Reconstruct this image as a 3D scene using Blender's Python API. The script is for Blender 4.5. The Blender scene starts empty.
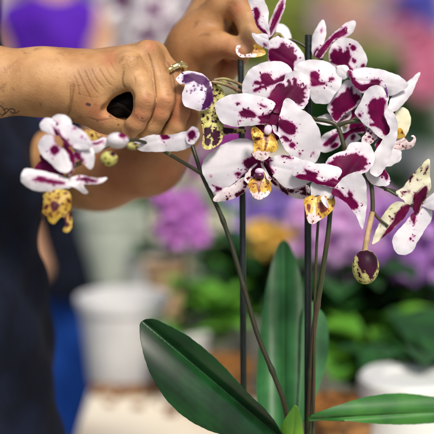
import bpy, math, random
import numpy as np
from mathutils import Vector, Matrix
from mathutils.geometry import delaunay_2d_cdt

# ------------------------------------------------------------------ camera, world, sun, exposure
S = bpy.context.scene
COL = S.collection
R = math.radians
PITCH = R(10.0)
CAM = np.array([0.0, 0.0, 1.35])
FWD = np.array([0.0, math.cos(PITCH), -math.sin(PITCH)])
RGT = np.array([1.0, 0.0, 0.0])
UP = np.array([0.0, math.sin(PITCH), math.cos(PITCH)])
KPX = 0.36 / 434.0                      # metres per photo pixel one metre away

cam = bpy.data.cameras.new('camera')
cam.lens = 100.0; cam.sensor_width = 36.0
cam.clip_start = 0.05; cam.clip_end = 200.0
cam.dof.use_dof = True; cam.dof.focus_distance = 0.985; cam.dof.aperture_fstop = 3.2
cam_o = bpy.data.objects.new('camera', cam); COL.objects.link(cam_o)
cam_o.location = CAM; cam_o.rotation_euler = (R(90) - PITCH, 0, 0)
S.camera = cam_o

SUN_EL, SUN_AZ = 52.0, 158.0            # azimuth measured from +Y clockwise seen from above
W = bpy.data.worlds.new('World'); S.world = W; W.use_nodes = True
wn = W.node_tree.nodes; wl = W.node_tree.links
bgn = wn['Background']; sky = wn.new('ShaderNodeTexSky'); sky.sky_type = 'NISHITA'
sky.sun_disc = False; sky.sun_elevation = R(SUN_EL); sky.sun_rotation = R(SUN_AZ)
sky.air_density = 0.7; sky.dust_density = 4.0; sky.ozone_density = 0.4
wl.new(sky.outputs[0], bgn.inputs[0]); bgn.inputs[1].default_value = 0.085
sun = bpy.data.lights.new('sun', 'SUN'); sun.energy = 2.7; sun.angle = R(13); sun.color = (1, .93, .84)
sun_o = bpy.data.objects.new('sun', sun); COL.objects.link(sun_o)
sdir = Vector((math.sin(R(SUN_AZ)) * math.cos(R(SUN_EL)), math.cos(R(SUN_AZ)) * math.cos(R(SUN_EL)), math.sin(R(SUN_EL))))
sun_o.rotation_euler = sdir.to_track_quat('Z', 'Y').to_euler()
sun_o.location = (0, 0, 6)
S.view_settings.view_transform = 'Standard'; S.view_settings.look = 'None'
S.view_settings.exposure = 0.43; S.view_settings.gamma = 1.0
S.render.engine = 'CYCLES'
S.cycles.max_bounces = 8; S.cycles.transparent_max_bounces = 8
S.cycles.caustics_reflective = False; S.cycles.caustics_refractive = False
TABLE_Z = 0.80

# ------------------------------------------------------------------ helpers
def at(px, py, d):
    """world point seen at photo pixel (px,py), d metres along the view axis"""
    return CAM + FWD * d + RGT * ((px - 217) * KPX * d) - UP * ((py - 217) * KPX * d)

def ats(P, dmm):
    """array version, dmm = millimetres behind the one-metre plane"""
    P = np.asarray(P, float); d = 1.0 + np.asarray(dmm, float) / 1000.0
    return CAM + d[:, None] * (FWD + RGT * ((P[:, :1] - 217) * KPX) - UP * ((P[:, 1:2] - 217) * KPX))

def rgb(r, g, b):
    f = lambda c: (c / 255 / 12.92) if c / 255 <= 0.04045 else ((c / 255 + 0.055) / 1.055) ** 2.4
    return (f(r), f(g), f(b), 1.0)

def mesh_obj(name, verts, faces, mat=None, parent=None, smooth=True):
    me = bpy.data.meshes.new(name)
    me.from_pydata([tuple(map(float, v)) for v in verts], [], [tuple(map(int, f)) for f in faces])
    if smooth:
        me.polygons.foreach_set('use_smooth', [True] * len(me.polygons))
    if mat: me.materials.append(mat)
    o = bpy.data.objects.new(name, me); COL.objects.link(o)
    if parent is not None:
        o.parent = parent
        o.matrix_parent_inverse = Matrix.Translation(-Vector(parent_origin(parent)))
    return o

def parent_origin(p):
    v = Vector((0, 0, 0))
    while p is not None:
        v = v + p.location + (p.matrix_parent_inverse.translation if p.parent is not None else Vector((0, 0, 0)))
        p = p.parent
    return v

def attr(o, name, arr):
    a = o.data.attributes.new(name, 'FLOAT', 'POINT'); a.data.foreach_set('value', np.asarray(arr, np.float32))

def tag(o, label=None, cat=None, group=None, kind=None):
    if label: o['label'] = label
    if cat: o['category'] = cat
    if group: o['group'] = group
    if kind: o['kind'] = kind
    return o

def empty(name, loc, label, cat, group=None):
    o = bpy.data.objects.new(name, None); COL.objects.link(o); o.location = loc; o.empty_display_size = .02
    return tag(o, label, cat, group)

class MB:
    """collects shapes for one mesh"""
    def __init__(s): s.v = []; s.f = []; s.m = []; s.mi = 0
    def add(s, V, F):
        n = len(s.v); s.v += [tuple(v) for v in V]; s.f += [tuple(i + n for i in f) for f in F]; s.m += [s.mi] * len(F)
    def tube(s, pts, rad, n=10, cap=True):
        pts = [Vector(p) for p in pts]; N = len(pts)
        if not hasattr(rad, '__len__'): rad = [rad] * N
        V = []; F = []; ref = Vector((0.3, 0.9, 0.2)).normalized()
        for i, p in enumerate(pts):
            t = (pts[min(i + 1, N - 1)] - pts[max(i - 1, 0)]).normalized()
            a = t.cross(ref)
            if a.length < .05: a = t.cross(Vector((1, 0, 0)))
            a.normalize(); b = t.cross(a)
            for k in range(n):
                q = 2 * math.pi * k / n
                V.append(p + (a * math.cos(q) + b * math.sin(q)) * rad[i])
        for i in range(N - 1):
            for k in range(n):
                F.append((i * n + k, i * n + (k + 1) % n, (i + 1) * n + (k + 1) % n, (i + 1) * n + k))
        if cap:
            F.append(tuple(range(n))[::-1]); F.append(tuple(range((N - 1) * n, N * n)))
        s.add(V, F)
    def lathe(s, prof, c, n=32):
        V = []; F = []
        for r, z in prof:
            for k in range(n):
                q = 2 * math.pi * k / n; V.append((c[0] + r * math.cos(q), c[1] + r * math.sin(q), c[2] + z))
        for i in range(len(prof) - 1):
            for k in range(n): F.append((i * n + k, i * n + (k + 1) % n, (i + 1) * n + (k + 1) % n, (i + 1) * n + k))
        s.add(V, F)
    def ball(s, c, r, n=12, m=8, axes=None):
        c = np.array(c, float); r = np.array(r, float) * np.ones(3)
        A = np.eye(3) if axes is None else np.array(axes)
        V = []; F = []
        for i in range(m + 1):
            th = math.pi * i / m
            for k in range(n):
                q = 2 * math.pi * k / n
                l = np.array([math.sin(th) * math.cos(q), math.sin(th) * math.sin(q), math.cos(th)]) * r
                V.append(c + l @ A)
        for i in range(m):
            for k in range(n): F.append((i * n + k, (i + 1) * n + k, (i + 1) * n + (k + 1) % n, i * n + (k + 1) % n))
        s.add(V, F)
    def box(s, lo, hi):
        x0, y0, z0 = lo; x1, y1, z1 = hi
        s.add([(x0, y0, z0), (x1, y0, z0), (x1, y1, z0), (x0, y1, z0), (x0, y0, z1), (x1, y0, z1), (x1, y1, z1), (x0, y1, z1)],
              [(0, 3, 2, 1), (4, 5, 6, 7), (0, 1, 5, 4), (1, 2, 6, 5), (2, 3, 7, 6), (3, 0, 4, 7)])
    def build(s, name, mat, parent=None, smooth=True):
        o = mesh_obj(name, s.v, s.f, None, parent, smooth)
        if smooth: o.data.set_sharp_from_angle(angle=R(38))
        for m in (mat if isinstance(mat, (list, tuple)) else [mat]): o.data.materials.append(m)
        if isinstance(mat, (list, tuple)): o.data.polygons.foreach_set('material_index', s.m)
        return o

def catmull(P, closed=True, step=1.0):
    P = np.asarray(P, float); n = len(P); out = []
    rng = range(n) if closed else range(n - 1)
    for i in rng:
        if closed: p0, p1, p2, p3 = P[(i - 1) % n], P[i], P[(i + 1) % n], P[(i + 2) % n]
        else: p0, p1, p2, p3 = P[max(i - 1, 0)], P[i], P[i + 1], P[min(i + 2, n - 1)]
        m = max(1, int(round(np.linalg.norm(p2 - p1) / step)))
        for j in range(m):
            t = j / m
            out.append(0.5 * ((2 * p1) + (-p0 + p2) * t + (2 * p0 - 5 * p1 + 4 * p2 - p3) * t * t + (-p0 + 3 * p1 - 3 * p2 + p3) * t ** 3))
    if not closed: out.append(P[-1])
    return np.array(out)

def seg_dist(Q, poly, closed=True):
    D = np.full(len(Q), 1e9); n = len(poly)
    for i in range(n if closed else n - 1):
        a = poly[i]; b = poly[(i + 1) % n]; ab = b - a
        t = np.clip(((Q - a) @ ab) / max(ab @ ab, 1e-9), 0, 1)
        D = np.minimum(D, np.linalg.norm(Q - a - t[:, None] * ab, axis=1))
    return D

def inside(Q, poly):
    x, y = Q[:, 0], Q[:, 1]; r = np.zeros(len(Q), bool); n = len(poly); j = n - 1
    for i in range(n):
        xi, yi = poly[i]; xj, yj = poly[j]
        if yi != yj:
            r ^= ((yi > y) != (yj > y)) & (x < (xj - xi) * (y - yi) / (yj - yi) + xi)
        j = i
    return r

def sdf_polys(Q, polys):
    D = np.full(len(Q), -50.0)
    for p in polys:
        if len(p) == 3 and not hasattr(p[0], '__len__'):          # disc x, y, r
            d = p[2] - np.hypot(Q[:, 0] - p[0], Q[:, 1] - p[1])
        else:
            c = catmull(p, True, 1.5); d = seg_dist(Q, c); d = np.where(inside(Q, c), d, -d)
        D = np.maximum(D, d)
    return D

def c(x0, y0, pts, k=5.425):
    out = []
    for p in pts:
        out.append((x0 + p[0] / k, y0 + p[1] / k) if len(p) == 2 else (x0 + p[0] / k, y0 + p[1] / k, p[2] / k))
    return out

# ------------------------------------------------------------------ materials
def newmat(name):
    m = bpy.data.materials.new(name); m.use_nodes = True
    nt = m.node_tree; b = nt.nodes['Principled BSDF']
    return m, nt, b

def N(nt, t, **kw):
    n = nt.nodes.new(t)
    for k, v in kw.items(): setattr(n, k, v)
    return n

def noise(nt, scale, detail=4, rough=.55, vec=None):
    n = N(nt, 'ShaderNodeTexNoise'); n.inputs['Scale'].default_value = scale
    n.inputs['Detail'].default_value = detail; n.inputs['Roughness'].default_value = rough
    if vec is None:
        tc = N(nt, 'ShaderNodeTexCoord'); vec = tc.outputs['Object']
    nt.links.new(vec, n.inputs['Vector']); return n

def ramp(nt, src, stops):
    r = N(nt, 'ShaderNodeValToRGB'); e = r.color_ramp.elements
    while len(e) < len(stops): e.new(0.5)
    for k, (p, col) in enumerate(stops): e[k].position = p; e[k].color = col
    nt.links.new(src, r.inputs[0]); return r

def math_n(nt, op, a, b=None, cc=None):
    n = N(nt, 'ShaderNodeMath', operation=op)
    for i, x in enumerate((a, b, cc)):
        if x is None: continue
        if isinstance(x, (int, float)): n.inputs[i].default_value = x
        else: nt.links.new(x, n.inputs[i])
    return n.outputs[0]

def attr_n(nt, name):
    n = N(nt, 'ShaderNodeAttribute'); n.attribute_name = name; return n.outputs['Fac']

def maprange(nt, v, a, b, c0=0., d=1., smooth=True):
    n = N(nt, 'ShaderNodeMapRange'); n.interpolation_type = 'SMOOTHSTEP' if smooth else 'LINEAR'
    nt.links.new(v, n.inputs[0])
    for i, x in enumerate((a, b, c0, d)): n.inputs[i + 1].default_value = x
    return n.outputs[0]

def mixc(nt, fac, a, b):
    n = N(nt, 'ShaderNodeMix', data_type='RGBA')
    for s, x in ((n.inputs[0], fac), (n.inputs[6], a), (n.inputs[7], b)):
        if isinstance(x, (int, float)): s.default_value = x
        elif isinstance(x, tuple): s.default_value = x
        else: nt.links.new(x, s)
    return n.outputs[2]

def bump(nt, b, h, strength=.3, dist=.001):
    n = N(nt, 'ShaderNodeBump'); n.inputs['Strength'].default_value = strength; n.inputs['Distance'].default_value = dist
    nt.links.new(h, n.inputs['Height']); nt.links.new(n.outputs[0], b.inputs['Normal']); return n

def thin(nt, b, col, amount):
    """let some light through a thin petal or leaf"""
    t = N(nt, 'ShaderNodeBsdfTranslucent'); mx = N(nt, 'ShaderNodeMixShader'); mx.inputs[0].default_value = amount
    if isinstance(col, tuple): t.inputs[0].default_value = col
    else: nt.links.new(col, t.inputs[0])
    out = nt.nodes['Material Output']
    nt.links.new(b.outputs[0], mx.inputs[1]); nt.links.new(t.outputs[0], mx.inputs[2]); nt.links.new(mx.outputs[0], out.inputs[0])

PURPLE = rgb(116, 4, 72); PURPLE2 = rgb(80, 2, 50); PINK = rgb(214, 130, 190)

def petal_mat(name, base, shade, spot=PURPLE, spot2=PURPLE2, halo=PINK, rough=.42, trans=.27, soft=.85, speck=0.0):
    m, nt, b = newmat(name)
    n1 = noise(nt, 260, 3); n2 = noise(nt, 900, 2); n3 = noise(nt, 45, 3)
    sp = attr_n(nt, 'spot')
    s = math_n(nt, 'ADD', sp, math_n(nt, 'MULTIPLY', math_n(nt, 'SUBTRACT', n1.outputs[0], .5), 2.2))
    s = math_n(nt, 'ADD', s, math_n(nt, 'MULTIPLY', math_n(nt, 'SUBTRACT', n2.outputs[0], .5), .8))
    cf = N(nt, 'ShaderNodeCombineXYZ'); nt.links.new(math_n(nt, 'MULTIPLY', attr_n(nt, 'fan'), 26.), cf.inputs[0]); nt.links.new(math_n(nt, 'MULTIPLY', attr_n(nt, 'along'), 3.), cf.inputs[1])
    fz = noise(nt, 1.0, 2, .5, cf.outputs[0]); s = math_n(nt, 'ADD', s, math_n(nt, 'MULTIPLY', math_n(nt, 'SUBTRACT', fz.outputs[0], .5), 2.6))
    nd = noise(nt, 430, 1, .4); lim = math_n(nt, 'ADD', .62, math_n(nt, 'MULTIPLY', math_n(nt, 'MAXIMUM', math_n(nt, 'MULTIPLY', sp, -1.), 0.), .03))
    s = math_n(nt, 'MAXIMUM', s, math_n(nt, 'MULTIPLY', math_n(nt, 'SUBTRACT', nd.outputs[0], lim), 20.))
    if speck:
        ns = noise(nt, 330, 2, .5); s = math_n(nt, 'MAXIMUM', s, math_n(nt, 'MULTIPLY', math_n(nt, 'SUBTRACT', ns.outputs[0], speck), 22.))
    f1 = maprange(nt, s, -2.4, .3); f2 = maprange(nt, s, -soft, soft)
    basec = mixc(nt, maprange(nt, n3.outputs[0], .35, .7), base, shade)
    # veins fan out from the foot of the petal
    cv = N(nt, 'ShaderNodeCombineXYZ'); nt.links.new(math_n(nt, 'MULTIPLY', attr_n(nt, 'fan'), 34.), cv.inputs[0])
    nt.links.new(math_n(nt, 'MULTIPLY', attr_n(nt, 'along'), 2.2), cv.inputs[1])
    vn = noise(nt, 1.0, 2, .5, cv.outputs[0])
    vf = maprange(nt, vn.outputs[0], .52, .72)
    basec = mixc(nt, math_n(nt, 'MULTIPLY', vf, .12), basec, mixc(nt, .5, shade, halo))
    spc = mixc(nt, maprange(nt, math_n(nt, 'ADD', math_n(nt, 'MULTIPLY', vn.outputs[0], .25), math_n(nt, 'MULTIPLY', n3.outputs[0], .75)), .36, .64), spot, spot2)
    colr = mixc(nt, math_n(nt, 'MULTIPLY', f1, .6), basec, halo)
    colr = mixc(nt, f2, colr, spc)
    nt.links.new(colr, b.inputs['Base Color']); b.inputs['Roughness'].default_value = rough
    nt.links.new(maprange(nt, f2, 0, 1, .35, .12), b.inputs['Specular IOR Level'])
    hh = math_n(nt, 'ADD', math_n(nt, 'MULTIPLY', vn.outputs[0], .8), math_n(nt, 'MULTIPLY', n2.outputs[0], .25))
    bump(nt, b, hh, .14, .0005)
    thin(nt, b, colr, trans)
    return m

M = {}
M['petal'] = petal_mat('orchid_petal', rgb(232, 230, 234), rgb(216, 214, 222))
M['cream'] = petal_mat('cream_petal', rgb(242, 240, 222), rgb(226, 226, 186), halo=rgb(170, 130, 130), spot=rgb(105, 14, 62), spot2=rgb(70, 10, 40))
M['mottle'] = petal_mat('mottled_petal', rgb(228, 226, 150), rgb(190, 190, 78), spot=rgb(70, 30, 55), spot2=rgb(40, 18, 30), halo=rgb(150, 120, 80), soft=.4, speck=.6)
M['brown_spot'] = petal_mat('speckled_sepal', rgb(240, 234, 235), rgb(228, 218, 222), spot=rgb(92, 12, 50), spot2=rgb(62, 10, 34), halo=rgb(190, 120, 150), soft=.35, speck=.72)
M['violet'] = petal_mat('violet_edge_petal', rgb(243, 240, 246), rgb(230, 226, 238), spot=rgb(96, 40, 104), spot2=rgb(70, 22, 74), halo=rgb(170, 130, 190))

def lip_mat():
    m, nt, b = newmat('orchid_lip')
    n1 = noise(nt, 330, 3); n3 = noise(nt, 120, 3)
    base = mixc(nt, maprange(nt, n3.outputs[0], .38, .66), rgb(234, 200, 92), rgb(186, 136, 40))
    z = maprange(nt, math_n(nt, 'ADD', attr_n(nt, 'zone'), math_n(nt, 'MULTIPLY', math_n(nt, 'SUBTRACT', n1.outputs[0], .5), 3.)), -1.2, .8)
    base = mixc(nt, z, base, rgb(244, 226, 228))
    s = math_n(nt, 'ADD', attr_n(nt, 'spot'), math_n(nt, 'MULTIPLY', math_n(nt, 'SUBTRACT', n1.outputs[0], .5), 3.))
    nm = noise(nt, 420, 2, .5); s = math_n(nt, 'MAXIMUM', s, math_n(nt, 'MULTIPLY', math_n(nt, 'SUBTRACT', nm.outputs[0], .63), 14.))
    base = mixc(nt, maprange(nt, s, -.6, .5), base, rgb(120, 36, 36))
    cf = N(nt, 'ShaderNodeCombineXYZ'); nt.links.new(math_n(nt, 'MULTIPLY', attr_n(nt, 'fan'), 11.), cf.inputs[0]); nt.links.new(math_n(nt, 'MULTIPLY', attr_n(nt, 'along'), 1.5), cf.inputs[1])
    fz = noise(nt, 1., 2, .5, cf.outputs[0]); base = mixc(nt, math_n(nt, 'MULTIPLY', maprange(nt, fz.outputs[0], .54, .64), .6), base, rgb(140, 84, 34))
    nt.links.new(base, b.inputs['Base Color']); b.inputs['Roughness'].default_value = .38
    bump(nt, b, n1.outputs[0], .4, .0008); thin(nt, b, base, .15)
    return m
M['lip'] = lip_mat()
M['lip_pale'] = petal_mat('pale_lip', rgb(214, 194, 96), rgb(186, 146, 46), spot=rgb(96, 34, 44), spot2=rgb(70, 22, 36), halo=rgb(170, 110, 60), soft=.6, speck=.58)

def plain(name, c1, c2, scale=60, rough=.5, bstr=.2, bscale=200, spec=.5, trans=0., metal=0., bd=.001):
    m, nt, b = newmat(name)
    n = noise(nt, scale, 4)
    col = mixc(nt, maprange(nt, n.outputs[0], .35, .65), c1, c2)
    nt.links.new(col, b.inputs['Base Color']); b.inputs['Roughness'].default_value = rough
    b.inputs['Specular IOR Level'].default_value = spec; b.inputs['Metallic'].default_value = metal
    if bstr: bump(nt, b, noise(nt, bscale, 4).outputs[0], bstr, bd)
    if trans: thin(nt, b, col, trans)
    return m
M['column'] = plain('orchid_column', rgb(240, 228, 238), rgb(216, 172, 210), 220, .3, .1)
M['column_dark'] = plain('column_throat', rgb(110, 20, 90), rgb(60, 8, 40), 250, .35, .1)
M['stem'] = plain('orchid_stem', rgb(48, 58, 28), rgb(66, 54, 36), 70, .45, .25, 260)
M['stem_dark'] = plain('orchid_stem_dark', rgb(38, 46, 24), rgb(48, 44, 28), 60, .4, .25, 260)
M['pedicel'] = plain('green_pedicel', rgb(148, 140, 84), rgb(120, 92, 74), 90, .45, .2, 300)
M['stem_pale'] = plain('pale_pedicel', rgb(206, 170, 140), rgb(150, 132, 80), 60, .45, .2, 300)
M['stake'] = plain('stake_plastic', rgb(17, 27, 26), rgb(26, 36, 33), 90, .42, .3, 350, .45)
M['gold'] = plain('gold', rgb(244, 234, 184), rgb(214, 190, 120), 300, .22, .5, 500, .5, 0, .9)
M['tool'] = plain('black_plastic', rgb(9, 9, 11), rgb(16, 15, 16), 100, .55, .2, 200, .35)

def leaf_mat(name, c1, c2, rough=.3, trans=.08, vein=.5):
    m, nt, b = newmat(name)
    n = noise(nt, 30, 4)
    cv = N(nt, 'ShaderNodeCombineXYZ'); nt.links.new(math_n(nt, 'MULTIPLY', attr_n(nt, 'side'), 9.), cv.inputs[0])
    nt.links.new(math_n(nt, 'MULTIPLY', attr_n(nt, 'along'), 1.4), cv.inputs[1])
    vn = noise(nt, 1.6, 3, .5, cv.outputs[0])
    f = math_n(nt, 'ADD', math_n(nt, 'MULTIPLY', n.outputs[0], .8), math_n(nt, 'MULTIPLY', vn.outputs[0], .2))
    col = mixc(nt, maprange(nt, f, .38, .62), c1, c2)
    nt.links.new(col, b.inputs['Base Color'])
    rr = N(nt, 'ShaderNodeMapRange'); nt.links.new(n.outputs[0], rr.inputs[0]); rr.inputs[3].default_value = rough - .06; rr.inputs[4].default_value = rough + .12
    nt.links.new(rr.outputs[0], b.inputs['Roughness'])
    bump(nt, b, math_n(nt, 'ADD', math_n(nt, 'MULTIPLY', vn.outputs[0], .12), math_n(nt, 'MULTIPLY', noise(nt, 500, 3).outputs[0], .12)), vein, .001)
    b.inputs['Specular IOR Level'].default_value = .42
    thin(nt, b, mixc(nt, .5, c1, rgb(120, 170, 40)), trans)
    return m
M['leaf'] = leaf_mat('orchid_leaf', rgb(20, 66, 28), rgb(10, 40, 17), .3, .06, .1)
M['leaf_mid'] = leaf_mat('orchid_leaf_lighter', rgb(62, 122, 50), rgb(42, 98, 40), .36, .12, .08)
M['leaf_young'] = leaf_mat('young_leaf', rgb(112, 160, 48), rgb(80, 134, 40), .35, .2)
M['leaf_back'] = leaf_mat('upright_leaf', rgb(60, 124, 68), rgb(42, 98, 50), .34, .15, .08)

def sharp_rim(me):
    """crisp edge where a thin sheet ends, so it does not shade like a pillow"""
    n = np.zeros(len(me.loops), np.int32); me.loops.foreach_get('edge_index', n)
    cnt = np.bincount(n, minlength=len(me.edges))
    a = me.attributes.get('sharp_edge') or me.attributes.new('sharp_edge', 'BOOLEAN', 'EDGE')
    a.data.foreach_set('value', cnt == 1)

# ------------------------------------------------------------------ petals: each outline gets its own distance, curve and thickness
def petal(name, parent, outline, base, d0, d1, cup=2., bow=0., spots=(), zone=(), mat='petal', wave=.6, groove=.5, seed=0,
          thick=.00028, fold=0., step=1.15, label=None, tip=None, rag=.55, ruffle=.4, bulge=0.):
    rnd = random.Random(seed * 7 + len(outline))
    O = catmull(outline, True, 1.0)
    # drop near duplicates
    keep = [0]
    for i in range(1, len(O)):
        if np.linalg.norm(O[i] - O[keep[-1]]) > .45: keep.append(i)
    O = O[keep]
    tn = np.roll(O, -1, 0) - np.roll(O, 1, 0); tn /= np.linalg.norm(tn, axis=1, keepdims=True) + 1e-9
    arc = np.concatenate([[0], np.cumsum(np.linalg.norm(np.diff(O, axis=0), axis=1))]); per = arc[-1] + np.linalg.norm(O[0] - O[-1])
    k1, k2 = max(3, round(per / 17)), max(5, round(per / 7)); r1, r2 = rnd.uniform(0, 6), rnd.uniform(0, 6); q = 2 * math.pi * arc / per
    O = O + np.stack([tn[:, 1], -tn[:, 0]], 1) * (rag * (.35 * np.sin(k1 * q + r1) + .22 * np.sin(k2 * q + r2)))[:, None]
    lo = O.min(0); hi = O.max(0)
    gx = np.arange(lo[0], hi[0] + step, step); gy = np.arange(lo[1], hi[1] + step, step * .87)
    Q = np.array([(x + (step / 2 if j % 2 else 0), y) for j, y in enumerate(gy) for x in gx])
    Q = Q[inside(Q, O)]; Q = Q[seg_dist(Q, O) > .55]
    P = np.vstack([O, Q]); n = len(O)
    vs, es, fs = delaunay_2d_cdt([Vector(p) for p in P], [(i, (i + 1) % n) for i in range(n)], [], 1, 1e-4)[:3]
    V = np.array([tuple(v) for v in vs])
    base = np.array(base, float)
    far = O[np.argmax(np.linalg.norm(O - base, axis=1))] if tip is None else np.array(tip, float); ax = far - base; L = np.linalg.norm(ax); ax /= L; pp = np.array([-ax[1], ax[0]])
    t = np.clip(((V - base) @ ax) / L, -.3, 1.2); sraw = (V - base) @ pp
    so = (O - base) @ pp; hw = max(abs(so.max()), abs(so.min()), 1.)
    s = sraw / hw
    ed = np.minimum(seg_dist(V, O) / 9.0, 1.0)
    D = d0 + (d1 - d0) * t - bow * 4 * t * (1 - t) + 1.35 * cup * s * s + groove * np.exp(-(s / .10) ** 2) * np.clip(1.1 - t, 0, 1) + fold * np.abs(s) - bulge * np.sin(np.pi * np.minimum(np.abs(s), 1))
    f1, f2, p1, p2 = rnd.uniform(.10, .16), rnd.uniform(.17, .27), rnd.uniform(0, 6), rnd.uniform(0, 6)
    D += wave * (1 - ed * .75) * (np.sin(V[:, 0] * f1 + V[:, 1] * f2 + p1) + .7 * np.sin(V[:, 0] * f2 - V[:, 1] * f1 + p2))
    nr = np.array([np.argmin((O[:, 0] - p[0]) ** 2 + (O[:, 1] - p[1]) ** 2) for p in V]); qa = q[nr]
    D += ruffle * (1 - ed) ** 2 * (np.sin(k1 * .8 * qa + r2) + .5 * np.sin(k2 * .7 * qa + r1))
    X = ats(V, D)
    o = mesh_obj(name, X, fs, M[mat], parent)
    attr(o, 'spot', sdf_polys(V, spots)); attr(o, 'zone', sdf_polys(V, zone))
    attr(o, 'fan', np.arctan2(sraw, np.maximum((V - base) @ ax + .25 * L, .5))); attr(o, 'along', t); attr(o, 'side', s)
    sharp_rim(o.data)
    sm = o.modifiers.new('thickness', 'SOLIDIFY'); sm.thickness = thick; sm.offset = 0
    if label: o['label'] = label
    return o

def pts3(P):
    """[(px,py,dmm), ...] -> smooth world path"""
    P = catmull(np.array(P, float), False, 3.0); return ats(P[:, :2], P[:, 2])
# ------------------------------------------------------------------ THE SPOTTED ORCHID (sharp, in front)
A = dict
orchid = empty('orchid_plant', tuple(at(300, 470, 1.02)), 'white orchid heavily blotched with dark purple, in sharp focus on two dark spikes', 'orchid')

def flower(center, dmm, back=14, to=None, r=1.6, mat='pedicel', label=None):
    """the flower's own mesh: its pedicel, from the back of the bloom to the stem"""
    mb = MB(); to = to or (center[0] + 8, center[1] + 14, dmm + 24)
    p0 = (center[0], center[1], dmm + 3); p1 = ((center[0] * .6 + to[0] * .4), min(center[1], to[1]) * .5 + center[1] * .5 - 3, dmm + back)
    P = pts3([p0, p1, to]); mb.tube(P, r / 1000, 10)
    f = mb.build('flower', M[mat], orchid)
    if label: f['label'] = label
    return f

def column(f, px, py, d, rx, ry, ang=0., mat='column'):
    mb = MB(); k = KPX; ca, sa = math.cos(R(ang)), math.sin(R(ang))
    ax = [RGT * ca - UP * sa, RGT * sa + UP * ca, FWD]
    mb.ball(at(px, py, 1 + d / 1000), (rx * k, ry * k, max(rx, ry) * k * .8), 16, 12, ax)
    return mb.build('column', M[mat], f)

# --- flower 2: the one at the heart of the cluster, facing the camera
f = flower((266, 126), -12)
petal('petal', f, c(205, 50, [(205,235),(203,190),(215,150),(250,100),(310,70),(370,60),(420,66),(455,85),(470,108),(465,135),(440,165),(410,215),(385,260),(330,275),(260,262),(225,252)]),
      (284, 98), -5, 1, cup=2.5, seed=1,
      spots=[c(205,50,[(262,184),(275,166),(304,172),(300,140),(318,126),(350,128),(366,158),(385,160),(420,138),(450,132),(450,180),(400,180),(372,186),(345,198),(300,214),(272,228),(262,216),(300,196),(318,190),(288,190)])])
petal('petal', f, c(260, 50, [(130,166),(140,132),(180,115),(230,124),(256,150),(270,200),(268,260),(250,300),(231,322),(205,310),(170,290),(130,330),(95,345),(60,330),(40,290),(45,245),(62,208),(100,174)]),
      (268, 118), -9, -3, cup=-1.5, seed=2, mat='petal',
      spots=[c(260,50,[(104,180),(126,184),(138,200),(150,188),(146,168),(160,160),(170,186),(178,192),(180,160),(196,154),(202,186),(212,198),(222,180),(230,184),(224,206),(236,204),(248,192),(254,204),(240,224),(250,232),(238,244),(249,258),(232,268),(246,280),(226,286),(214,300),(170,290),(130,335),(95,350),(55,335),(36,290),(50,246),(68,214)])])
petal('petal', f, c(205, 50, [(55,300),(75,270),(130,245),(200,235),(250,240),(310,255),(355,270),(381,290),(370,320),(350,352),(345,385),(320,405),(290,405),(250,410),(170,416),(100,400),(75,370),(60,340)]),
      (270, 120), -13, -9, cup=2.2, seed=3,
      spots=[c(205,50,[(184,344),(198,328),(225,320),(258,334),(282,358),(262,369),(230,368),(198,360)]),
             c(205,50,[(283,362),(310,354),(345,344),(370,335),(385,330),(375,395),(345,398),(310,402),(290,395),(300,384)]),
             c(205,50,[(165,290),(178,284),(191,286),(191,296),(172,297)]), c(205,50,[(291,297),(306,293),(318,300),(336,301),(336,311),(316,312),(300,304)]), (240,121,.5)])
petal('petal', f, c(250, 90, [(185,58),(205,44),(232,56),(265,95),(310,122),(345,160),(375,215),(386,270),(386,320),(370,372),(335,402),(290,392),(235,365),(190,320),(160,262),(153,195),(163,130)]),
      (277, 132), -14, 1, cup=2.6, bow=2.5, seed=4,
      spots=[c(250,90,[(150,170),(168,156),(195,164),(218,172),(240,186),(250,206),(244,236),(216,244),(186,228),(160,204),(148,190)]),
             c(250,90,[(172,250),(196,252),(216,272),(206,284),(184,272)]), c(250,90,[(212,290),(232,283),(248,298),(238,315),(216,310)]), (299.8,153.6,1.1),(313.2,153.2,.9)])
petal('throat', f, [(256,124),(262,117),(270,110),(280,112),(284,118),(282,128),(280,138),(272,142),(262,138),(257,131)], (268,136), -8, -7, cup=1, seed=8, spots=[(269,126,30)], step=1.6)
lp = petal('lip', f, c(250, 90, [(15,262),(5,225),(18,205),(50,215),(70,232),(95,240),(120,240),(140,270),(150,310),(136,332),(110,345),(92,372),(62,382),(30,372),(15,345),(20,310)]),
      (266,131), -18, -21, cup=3.0, bow=2, seed=5, mat='lip', wave=1.0, thick=.0012,
      zone=[c(250,90,[(12,350),(40,330),(68,335),(90,335),(110,345),(95,390),(50,395),(15,380)])],
      spots=[c(250,90,[(70,246),(96,244),(100,280),(80,272)]), c(250,90,[(85,285),(96,290),(84,328),(76,330)]), c(250,90,[(30,262),(70,262),(60,272),(28,272)]), (254,132,.9),(256,143,.8),(273,147,.8),(271,141,.7)])
petal('lip_lobe', f, c(250,90,[(8,230),(20,206),(45,208),(60,230),(56,250),(30,256)]), (266,131), -19, -23, cup=-2, mat='lip', seed=6, spots=[(254,130,1.1),(258,134,.8)])
petal('lip_lobe', f, c(250,90,[(120,190),(138,196),(150,222),(165,246),(160,254),(140,240),(124,216)]), (270,126), -20, -23, cup=-1, mat='petal', seed=7, spots=[(277,131,.7)])
column(f, 268, 129.8, -21.5, 3.9, 5.0, 14)

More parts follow.
